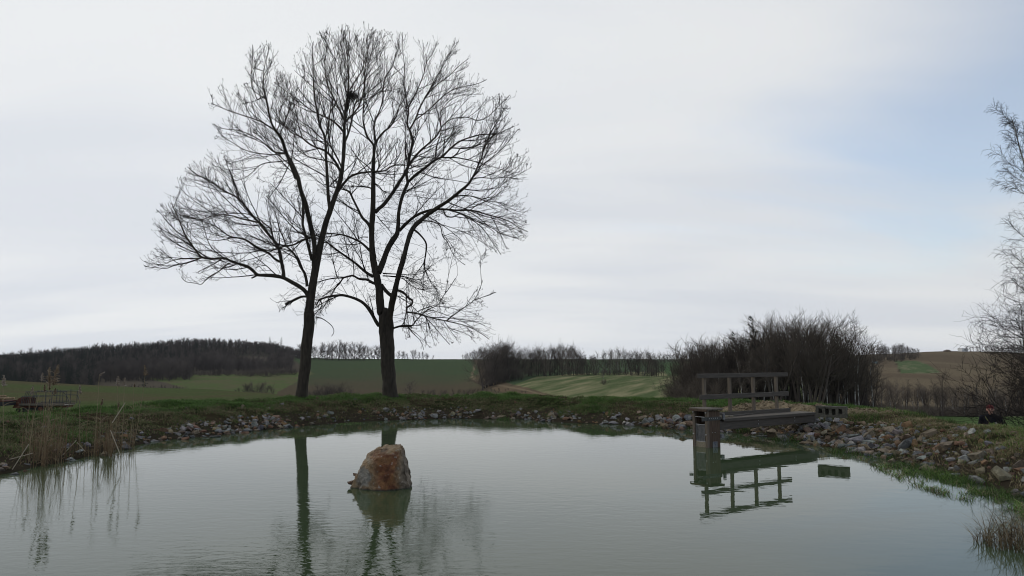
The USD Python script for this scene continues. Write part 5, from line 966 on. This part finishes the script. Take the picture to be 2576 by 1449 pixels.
# strip of birches and bare trees in the valley at the right
row('valley_birch', ['birch_a', 'birch_b'], 2135, 2600, 34, 190, (945, 960, 950, 965, 950, 940), 'slender birch of the strip in the right valley', jY=16, hj=.18, wide=(.9, 1.3))
row('valley_thicket', VV_[1:3] + BB[:1], 2120, 2600, 26, 200, (960, 968, 965, 970, 955), 'grey bare tree of the thicket in the right valley', jY=10, hj=.2, wide=(1.0, 1.4))
row('valley_shrub', ['shrub_a', 'shrub_b'], 2110, 2600, 30, 172, (1012, 1015, 1010), 'brown bare shrub of the strip in the right valley', 'shrub', jY=10, wide=(1.1, 1.7))
g = ground_at(2246, 150); place('spreading_tree', 'broadleaf_c', g, tall(2246, 955, g), trn, 'dark spreading bare tree before the birch strip, left one', wide=1.0)
g = ground_at(2364, 150); place('upright_tree', 'broadleaf_a', g, tall(2364, 928, g), trn, 'tall dark upright bare tree before the birch strip, straight trunk', wide=.72)
# wooded hill on the left: one mass, with single trees standing out
WP = [('dark_spruce', 'spruce_a'), ('dark_spruce_b', 'spruce_b'), ('bare_crown', 'far_broadleaf_a'), ('bare_crown_b', 'far_broadleaf_c')]
pi = UsdGeom.PointInstancer.Define(stage, '/World/left_wood'); tag(pi.GetPrim(), 'dark wood of spruces and bare trees covering the left hill', 'wood', kind='stuff')
tg = []
for n_, kd in WP:
    q = UsdGeom.Xform.Define(stage, f'/World/left_wood/kinds/{n_}'); q.GetPrim().GetReferences().AddInternalReference(KINDS[kd]); tg.append(q.GetPath())
pi.CreatePrototypesRel().SetTargets(tg)
wr = np.random.default_rng(17); M = 14000; wx = wr.uniform(-420, 760, M); wY = wr.uniform(440, 1060, M)
spr = np.interp(wx, [-400, 240, 330, 600, 760], [.72, .72, .6, .42, .05]); lowb = np.interp(wx, [-400, 200, 235, 250, 330, 470, 560, 640, 760], [455, 455, 470, 620, 700, 760, 860, 880, 905])
midb = ((wx > 238) & (wx < 480) & (wY > 560) & (wY <= lowb)) | ((wx > 470) & (wx < 735) & (wY > 690) & (wY <= lowb) & (meshkit.noise(np.c_[wx * .03, wY * .02, wY * 0]) > .35))
zone_ok = (wY > lowb) | midb; spruce_ = (wr.random(M) < spr * (.55 + .9 * meshkit.noise(np.c_[wx * .012, wY * .012, wY * 0]))) & ~midb
cell = {}; sel = []
gX = ray(wx, np.full(M, YH))[:, 0] * wY
for k in np.nonzero(zone_ok)[0]:
    c_ = (int(gX[k] // 4.6), int(wY[k] // 8.0))
    if c_ in cell: continue
    cell[c_] = 1; sel.append(k)
sel = np.array(sel); gZ = ground_z(gX[sel], wY[sel]); sps = spruce_[sel]; rim = wY[sel] > 930
hh = np.where(sps, wr.uniform(7.5, 15, len(sel)), wr.uniform(6.5, 13, len(sel))) * np.where(rim, .85, 1.0) * (.72 + .6 * meshkit.fbm(np.c_[gX[sel] * .03, wY[sel] * .03, wY[sel] * 0], 3, 14))
pi.CreateProtoIndicesAttr(Vt.IntArray.FromNumpy(np.where(sps, wr.integers(0, 2, len(sel)), wr.integers(2, 4, len(sel))).astype(np.int32)))
pi.CreatePositionsAttr(Vt.Vec3fArray.FromNumpy(np.c_[gX[sel], wY[sel], gZ].astype(np.float32)))
pi.CreateScalesAttr(Vt.Vec3fArray.FromNumpy(np.c_[hh * wr.uniform(.9, 1.3, len(sel)), hh * wr.uniform(.9, 1.3, len(sel)), hh].astype(np.float32)))
an = wr.uniform(0, np.pi, len(sel)); pi.CreateOrientationsAttr(Vt.QuathArray([Gf.Quath(float(math.cos(a)), 0, 0, float(math.sin(a))) for a in an]))
row('scrub_tree', BB + FB, 262, 480, 16, ([262, 480], [560, 600]), (915, 910, 905), 'bare tree at the lower edge of the left wood', jY=18)
row('hedge_tree', FB + BB, 470, 742, 22, ([470, 742], [770, 810]), (898, 892, 890, 895), 'bare tree scattered on the slope below the left wood', jY=30, hj=.2)
row('hedge_shrub', ['shrub_a', 'shrub_b'], 378, 480, 10, 640, (938, 934), 'bare shrub of the hedge above the clearing, left part', 'shrub', jY=6, wide=(1.2, 1.7))
row('hedge_shrub', ['shrub_a', 'shrub_b'], 480, 745, 26, 640, (930, 928, 924), 'bare shrub of the hedge above the clearing, right part', 'shrub', jY=8, wide=(1.2, 1.7))
for k, (x, t, w_) in enumerate([(55, 878, 1.2), (78, 874, .9), (132, 874, 1.3), (182, 872, .9), (30, 884, .9), (240, 864, .9)]):
    g = ground_at(x, 1010); place('ridge_tree', FB[k % 3], g, tall(x, t, g), trn, ['bare tree on the left ridge, second from the photo edge', 'thin bare tree right beside the second ridge tree', 'wide bare tree alone on the left ridge', 'bare tree where the left wood begins to rise', 'small bare tree on the ridge nearest the photo edge', 'bare tree topping the left slope of the wood'][k], wide=w_)
for k, (x, t) in enumerate([(401, 853), (677, 846), (706, 847), (255, 858)]):
    g = ground_at(x, 985); place('spruce', 'spruce_a' if k % 2 else 'spruce_b', g, tall(x, t, g), trn, ['broad spruce topping the left wood at its middle', 'spruce standing out at the right end of the left wood', 'last spruce at the right end of the left wood', 'spruce standing out on the left slope of the wood'][k], wide=1.25)
g = ground_at(366, 445); place('dark_fir', 'spruce_a', g, tall(366, 938, g), trn, 'dark fir behind the field crest at the left end of the clearing', wide=1.5)
row('low_fir', ['spruce_a', 'spruce_b'], 376, 484, 14, 440, (970, 966, 968, 974), 'low dark fir of the young hedge below the clearing', jY=5, wide=(1.6, 2.0))
row('low_fir', ['spruce_a', 'spruce_b'], 292, 360, 7, 450, (966, 964), 'low dark fir left of the single dark fir', jY=5, wide=(1.5, 1.9))
# pale far ridge behind the left edge is part of the ground sheet; a pond glint in the right valley
gp_ = ground_at(2405, 128); th = np.linspace(0, 2 * np.pi, 40, endpoint=False); px_, py_ = gp_[0] + 6.2 * np.cos(th) * (1 + .1 * np.sin(3 * th)), gp_[1] + 9 * np.sin(th)
pz = ground_z(px_, py_) + .12; VV2 = np.vstack([np.c_[px_, py_, pz], [[gp_[0], gp_[1], gp_[2] + .12]]]); FF2 = np.array([[40, k, (k + 1) % 40] for k in range(40)])
tag(obj('valley_pool', (VV2, FF2), 'water_look'), kind='structure')
# ------------------------------------------------------------------ birch and bush at the right edge
br_ = np.random.default_rng(64)
b0 = at(2700, 1075, 24.0); b0[2] = gz(b0[0], b0[1]); H = 11.6
def edge_birch():
    r = br_; tr = sweep(*one((0, 0, -.1), (-.02, .02, 1), H, .12), 12, r, .03, .1, .10)
    b1 = spawn(tr, 52, .06, 1.0, 48, 9, .185, .28, r, 9, .05, .45, .22, shape=lambda t: 1.25 - .95 * t)
    b2 = spawn(b1, 11, .12, 1.0, 38, 10, .44, .5, r, 7, .05, .15, .4, rmin=.006, shape=lambda t: 1.2 - .6 * t); b3 = spawn(b2, 5, .15, 1.0, 32, 10, .55, .7, r, 5, .06, -.55, .5, rmin=.0045); b4 = spawn(b3, 2, .2, .9, 28, 10, .6, .8, r, 4, .06, -.7, .6, rmin=.003)
    b2['R'] = np.minimum(b2['R'], .008)
    for b in (b3, b4): b['R'] = np.minimum(b['R'], .0036)
    return [('trunk', mesh_of([tr], [10]), 'birch_bark_look'), ('crown', mesh_of([b1, b2, b3, b4], [5, 4, 3, 3]), 'twig_look')]
o = thing('birch_tree', b0); tag(o, 'tall bare birch with drooping twigs reaching in at the right edge', 'tree')
for n_, me, mt in edge_birch(): obj(n_, me, mt, o)
g0 = at(2708, 1072, 19.2); g0[2] = gz(g0[0], g0[1])
def edge_bush():
    r = np.random.default_rng(71); n = 17
    base = np.stack([r.uniform(-1.0, .9, n), r.uniform(-.5, .7, n), np.full(n, -.05)], 1)
    D = np.stack([r.normal(-.10, .30, n), r.normal(0, .25, n), np.ones(n)], 1)
    tr = sweep(base, D, r.uniform(2.9, 4.6, n), np.full(n, .022), 9, r, .07, .25, .35)
    tr['P'][:, :, 2] += ground_z(g0[0] + base[:, 0], g0[1] + base[:, 1])[:, None] - g0[2]
    b1 = spawn(tr, 9, .22, 1.0, 50, 14, .48, .5, r, 8, .08, .25, .35, shape=lambda t: 1.15 - .4 * t); b2 = spawn(b1, 10, .12, 1.0, 42, 14, .42, .6, r, 6, .08, .3, .45, rmin=.005); b3 = spawn(b2, 4, .15, 1.0, 40, 14, .45, .7, r, 4, .08, .4, .5, rmin=.0042)
    b3['R'] = np.minimum(b3['R'], .0055)
    return tr, [b1, b2, b3]
tr, bb = edge_bush(); o = thing('bare_bush', g0); tag(o, 'dense dark bare bush with leaning stems at the right edge', 'bush')
for q in range(len(tr['P'])): obj('stem', tubes(tr['P'][q:q + 1], tr['R'][q:q + 1], 6), 'bark_look', o)
obj('crown', mesh_of(bb, [4, 3, 3]), 'twig_look', o)

# ------------------------------------------------------------------ person behind the bank
def hull_chain(parts, refine=.018, iters=6):
    M = None
    for spheres in parts:
        s = m3.Manifold.batch_hull([m3.Manifold.sphere(r, 20).scale(sc if sc is not None else (1, 1, 1)).translate(tuple(p)) for p, r, sc in spheres])
        M = s if M is None else M + s
    mm = M.refine_to_length(refine).to_mesh(); t = trimesh.Trimesh(mm.vert_properties[:, :3], mm.tri_verts)
    trimesh.smoothing.filter_taubin(t, iterations=iters); return t
S_ = lambda p, r, sc=None: (np.array(p, float), r, sc)
pp_ = at(2491, 1033, 21.5); pz_ = gz(pp_[0], pp_[1]); head_z = float(at(2491, 1032.5, 21.5)[2]) - pz_
kz = head_z / 1.625                                       # scale so that the face stands where the photo has it
print('person ground', pz_, 'scale', kz)
def arm(sx, g=0.0):
    sh, el, wr_ = (sx * .195, .01, 1.425), (sx * .265, .035, 1.13), (sx * .275, -.06, .90)
    return [[S_(sh, .055 + g), S_(el, .043 + g)], [S_(el, .042 + g), S_(wr_, .030 + g)]], wr_
def hand(sx, w):
    w = np.array(w); o_ = [[S_(w, .028), S_(w + [0, -.005, -.05], .026, None), S_(w + [0, -.035, -.085], .017), S_(w + [0, .03, -.085], .017)]]
    for k in range(4):
        b = w + [0, .028 - .021 * k, -.088]; L = (.030, .034, .036, .029)[k]
        m_ = b + [-sx * .006, -.004, -L]; e = m_ + [-sx * .016, -.004, -L * .75]; o_ += [[S_(b, .0095), S_(m_, .0088)], [S_(m_, .0088), S_(e, .0075)]]
    tb = w + [0, -.038, -.035]; o_ += [[S_(tb, .012), S_(tb + [-sx * .004, -.028, -.03], .010)], [S_(tb + [-sx * .004, -.028, -.03], .010), S_(tb + [-sx * .010, -.034, -.055], .0085)]]
    return o_
def legs(g=0.0):
    return [[S_((sx * .095, .0, .93), .088 + g), S_((sx * .105, -.015, .50), .056 + g)] for sx in (-1, 1)] + [[S_((sx * .105, -.015, .50), .055 + g), S_((sx * .11, .02, .10), .038 + g)] for sx in (-1, 1)]
torso = lambda g: [[S_((0, .0, .95), .135 + g, (1.18, .85, .9)), S_((0, .0, 1.13), .13 + g, (1.12, .86, 1))], [S_((0, .0, 1.13), .13 + g, (1.12, .86, 1)), S_((0, .005, 1.33), .135 + g, (1.25, .85, .9))], [S_((-.13, .01, 1.40), .075 + g), S_((.13, .01, 1.40), .075 + g), S_((0, .0, 1.33), .13 + g, (1.2, .85, .9))],
                    [S_((-.13, .01, 1.42), .06 + g), S_((-.195, .01, 1.425), .055 + g)], [S_((.13, .01, 1.42), .06 + g), S_((.195, .01, 1.425), .055 + g)], [S_((-.09, .015, 1.44), .06 + g), S_((.09, .015, 1.44), .06 + g), S_((0, .0, 1.50), .058 + g * .6)]]
headp = [[S_((0, .0, 1.49), .056), S_((0, -.008, 1.57), .056)], [S_((0, .012, 1.655), .094, (.84, 1.02, .98)), S_((0, -.03, 1.625), .070, (.92, .95, 1.1)), S_((0, -.052, 1.555), .040, (1.1, .8, .85))],
         [S_((0, -.098, 1.650), .011), S_((0, -.122, 1.608), .015), S_((0, -.095, 1.595), .018)], [S_((-.038, -.088, 1.668), .014), S_((.038, -.088, 1.668), .014)],
         [S_((-.022, -.094, 1.566), .009), S_((.022, -.094, 1.566), .009)], [S_((0, -.085, 1.530), .020), S_((0, -.07, 1.536), .022)]]
ears = [[S_((sx * .083, .012, 1.635), .014, (.6, 1, 1)), S_((sx * .086, .018, 1.655), .018, (.5, 1, 1)), S_((sx * .080, .01, 1.612), .010)] for sx in (-1, 1)]
arms, hands, wrists = [], [], []
for sx in (-1, 1): a_, w_ = arm(sx); arms += a_; hands += hand(sx, w_)
body = hull_chain(torso(-.012) + legs(-.01) + arms + headp + ears + [[S_((sx * .11, .02, .10), .04), S_((sx * .115, -.11, .035), .034)] for sx in (-1, 1)] + hands, .012, 4)
o = thing('person', (pp_[0], pp_[1], pz_), -33, kz); tag(o, 'person in red cap and dark jacket standing behind the right bank, looking at us', 'person')
bd_ = obj('body', body, 'skin_look', o, smooth=True)
for sx in (-1, 1):
    e = trimesh.creation.icosphere(2, .0135); e.apply_scale((1.15, .6, .62)); e.apply_translation((sx * .034, -.0925, 1.646)); obj('eye', e, 'dark_look', o, smooth=True)
mo = trimesh.creation.icosphere(2, .02); mo.apply_scale((1.2, .3, .16)); mo.apply_translation((0, -.1005, 1.566)); obj('mouth', mo, 'rust_look', o, smooth=True)
ja = []
for sx in (-1, 1): ja += arm(sx, .020)[0]
obj('jacket', hull_chain(torso(.016) + ja + [[S_((0, .0, .90), .15, (1.2, .9, .5)), S_((0, 0, 1.0), .145, (1.2, .9, 1))]], .02, 5), 'jacket_look', o, smooth=True)
obj('collar', hull_chain([[S_((0, .004, 1.485), .070, (1.0, 1.0, .5)), S_((0, .004, 1.525), .066, (1.05, 1.05, .45))]], .015, 2), 'jacket_look', o, smooth=True)
obj('trousers', hull_chain(legs(.012) + [[S_((0, 0, .93), .14, (1.15, .85, .8)), S_((0, 0, .99), .13, (1.15, .85, .6))]], .02, 5), 'trousers_look', o, smooth=True)
for sx in (-1, 1): obj('shoe', hull_chain([[S_((sx * .11, .045, .045), .045), S_((sx * .115, -.12, .035), .038), S_((sx * .11, .02, .09), .045)]], .02, 3), 'dark_look', o, smooth=True)
cp_ = hull_chain([[S_((0, .014, 1.700), .099, (.90, 1.06, .72)), S_((0, .014, 1.715), .092, (.90, 1.06, .70))], ], .012, 2); cp_ = cp_.slice_plane((0, 0, 1.683), (0, 0, 1), cap=True)
obj('cap', cp_, 'cap_look', o, smooth=True)
bn = m3.Manifold.cylinder(.022, .1015, .0985, 32).scale((.90, 1.06, 1)) - m3.Manifold.cylinder(.03, .095, .095, 32).scale((.90, 1.06, 1)).translate((0, 0, -.004))
bt = bn.translate((0, .014, 1.678)).to_mesh(); obj('cap_band', trimesh.Trimesh(bt.vert_properties[:, :3], bt.tri_verts), 'cap_look', o)
for sx in (-1, 1): obj('hair', hull_chain([[S_((sx * .078, .03, 1.665), .016), S_((sx * .076, .05, 1.635), .016), S_((sx * .05, .085, 1.63), .02)]], .01, 2), 'hair_look', o, smooth=True)
ss_ = np.array([(-.125, .0, 1.475), (-.105, -.105, 1.42), (-.03, -.145, 1.30), (.06, -.150, 1.15), (.15, -.12, 1.0), (.185, -.03, .94), (.17, .08, .95), (.0, .14, 1.2), (-.11, .09, 1.43), (-.125, .0, 1.475)])
ssm = PchipInterpolator(np.arange(10), ss_)(np.linspace(0, 9, 40)); v_, f_ = tubes(ssm[None], np.full((1, 40), .011), 6); obj('strap', (v_, f_), 'strap_look', o)
obj('chest_patch', box(.055, .006, .022, (.115, -.1355, 1.30)), 'white_paint_look', o)

# ------------------------------------------------------------------ old farm wagons on the left field
def wheel(o, x, y, r, w=.22):
    wv = trimesh.creation.torus(r - .09, .09, 20, 10); wv.apply_scale((1, 1, 1.2)); wv.apply_transform(trimesh.transformations.rotation_matrix(math.pi / 2, [1, 0, 0])); wv.apply_translation((x, y, r))
    q = obj('wheel', wv, 'rubber_look', o, smooth=True); obj('rim', cyl(r - .13, w * .6, (x, y, r), 'y', 14), 'rust_look', q)
wg = ground_at(120, 76); m_ = 76 / FP
def wx_(c): return ((c / 5.572) / 1.59 - 120) * m_
def wz_(c): return (1037 - (1500 + c / 5.572) / 1.59) * m_
o = thing('hay_wagon', (wg[0], wg[1], wg[2]), 3); tag(o, 'old rusty hay wagon with tall wire cage standing in the left field', 'wagon')
xa, xb = wx_(640), wx_(1600); Dw = 2.0
for k in range(5): obj('deck_board', box(xb - xa, Dw / 5 - .02, .06, ((xa + xb) / 2, -Dw / 2 + Dw / 5 * (k + .5), wz_(665)), .01), 'wood_look', o)
obj('side_board', box(xb - xa, .05, .16, ((xa + xb) / 2, -Dw / 2 - .03, wz_(640)), .01), 'wood_look', o); obj('side_board', box(xb - xa, .05, .16, ((xa + xb) / 2, Dw / 2 + .03, wz_(640)), .01), 'wood_look', o)
obj('frame', cat([box(xb - xa, .10, .16, ((xa + xb) / 2, s * .6, wz_(700))) for s in (-1, 1)] + [box(.1, 1.3, .12, (x, 0, wz_(700))) for x in np.linspace(xa + .1, xb - .1, 5)]), 'rust_look', o)
for c in (1080, 1295): wheel(o, wx_(c), -.85, .40); wheel(o, wx_(c), .85, .40)
wheel(o, wx_(572), -.55, .24)
obj('gear_box', box(wx_(900) - wx_(650), 1.3, .42, (wx_(775), 0, wz_(765)), .05), 'dark_look', o)
obj('pickup_hood', trimesh.convex.convex_hull(np.array([(wx_(a), s, wz_(b)) for s in (-.95, .95) for a, b in ((690, 480), (600, 520), (495, 720), (640, 720))])), 'rust_look', o)
obj('front_panel', box(wx_(980) - wx_(690), .06, wz_(500) - wz_(620), (wx_(835), -.9, wz_(560)), .01), 'rust_look', o)
def pole(a, b, y, r=.036, nm='cage_bar'): obj(nm, bar((wx_(a[0]), y, wz_(a[1])), (wx_(b[0]), y, wz_(b[1])), r, 5), 'old_steel_look', o)
for k in range(8): pole((700 + 40 * k, 620), (770 + 32 * k, 375), -.98, .03, 'cage_slat')
for y in (-1.0, 1.0):
    pole((690, 620), (690, 470), y); pole((760, 370), (1640, 372), y); pole((690, 475), (1290, 478), y); pole((1310, 372), (1375, 455), y); pole((1375, 455), (1640, 462), y); pole((1100, 590), (1600, 597), y)
    for c, t in ((1190, 330), (1320, 372), (1490, 330), (1630, 380)): pole((c, 640), (c, t), y)
    pole((1640, 470), (1705, 620), y); pole((1705, 620), (1640, 775), y)
pole((1290, 520), (1240, 690), -1.02, .05, 'brace')
tg_ = ground_at(-10, 74)
o = thing('log_trailer', (tg_[0], tg_[1], tg_[2]), 2); tag(o, 'trailer loaded with cut logs at the left edge of the photo', 'trailer')
t0, t1 = -3.0, ((285 / 5.572) / 1.59 + 10) * 74 / FP
obj('bed', box(t1 - t0, 1.9, .48, ((t0 + t1) / 2, 0, .98), .02), 'dark_look', o); obj('bed_rim', box(t1 - t0 + .04, 1.96, .08, ((t0 + t1) / 2, 0, 1.20), .01), 'rust_look', o); obj('chassis', box(2.6, .8, .3, (-.8, 0, .6), .03), 'dark_look', o)
for x in (-.35, -1.35): wheel(o, x, -.75, .42); wheel(o, x, .75, .42)
lr_ = np.random.default_rng(5)
for k in range(22):
    x = lr_.uniform(t0 + .1, t1 - .15); z = 1.28 + .18 * (k % 3) + lr_.normal(0, .03); rr2 = lr_.uniform(.08, .13)
    q = thing('cut_log', (tg_[0] + x, tg_[1], tg_[2] + z)); tag(q, 'pale cut log heaped on the trailer at the left edge', 'log', 'logs on the trailer')
    obj('bark', cyl(rr2, 1.5, (0, lr_.uniform(-.1, .1), 0), 'y', 10), 'log_look', q); obj('cut_face', cyl(rr2 * .92, 1.53, (0, 0, 0), 'y', 10), 'log_end_look', q)

# ------------------------------------------------------------------ far house, van and heap
hg = ground_at(2424, 900); hm = 900 / FP
o = thing('white_house', hg, 8); tag(o, 'small white flat roofed house on the brown hill crest', 'house')
obj('wall', box(17 * hm, 7, 3.9, (0, 0, 1.7)), 'plaster_look', o); obj('roof', box(18 * hm, 7.6, .35, (0, 0, 3.85)), 'roof_look', o)
w_ = obj('window', box(4.2 * hm, .12, 1.4, (-.3 * hm, -3.53, 1.9)), 'glass_look', o); obj('window', box(1.2 * hm, .12, 1.3, (5.2 * hm, -3.53, 1.9)), 'glass_look', o); obj('door', box(1.0, .12, 2.1, (-6.2 * hm, -3.53, 1.0)), 'roof_look', o)
eg = ground_at(2384, 880); e_ = trimesh.creation.icosphere(3, 1.0); e_.vertices = e_.vertices * [5.0, 4, 3.2] * (0.85 + .3 * meshkit.noise(e_.vertices * 3))[:, None]
tag(obj('earth_mound', (e_.vertices + eg + [0, 0, -.8], e_.faces), 'wood_brown_look', smooth=True), 'small dark earth mound on the brown crest left of the house', 'mound')
vg = ground_at(2201, 668)
o = thing('teal_van', vg, 4); tag(o, 'pale teal van parked under the trees on the brown hill', 'van')
vm = trimesh.convex.convex_hull(np.array([(x, y, z) for y in (-.95, .95) for x, z in ((-2.7, .4), (2.4, .4), (2.7, .9), (2.55, 1.25), (1.7, 2.25), (-2.7, 2.3))])); obj('body', vm, 'van_look', o)
for a_, b_ in ((-1.9, -.7), (-.5, .7), (.9, 1.6)): obj('window', box(b_ - a_, 1.93, .55, ((a_ + b_) / 2, 0, 1.78)), 'glass_look', o)
for x in (-1.7, 1.7):
    for y in (-.85, .85): obj('wheel', cyl(.36, .24, (x, y, .36), 'y', 14), 'rubber_look', o)

# ------------------------------------------------------------------ faint haze that pales the far hills
usdkit.material(stage, '/World/Looks/haze_look', {'v': ('principled_volume', {'color': (0.92, 0.95, 1.0), 'density': 0.000026, 'anisotropy': 0.25})}, [], volume='v.volume')
zlo, zhi = float(V_GROUND_MIN) - 1.0, max(float(V_GROUND_MAX), 20.0) + 25.0
tag(obj('haze', box(18400, 18400, zhi - zlo, (0, 0, (zlo + zhi) / 2)), 'haze_look'), 'faint pale haze over the far hills', 'haze', kind='stuff')
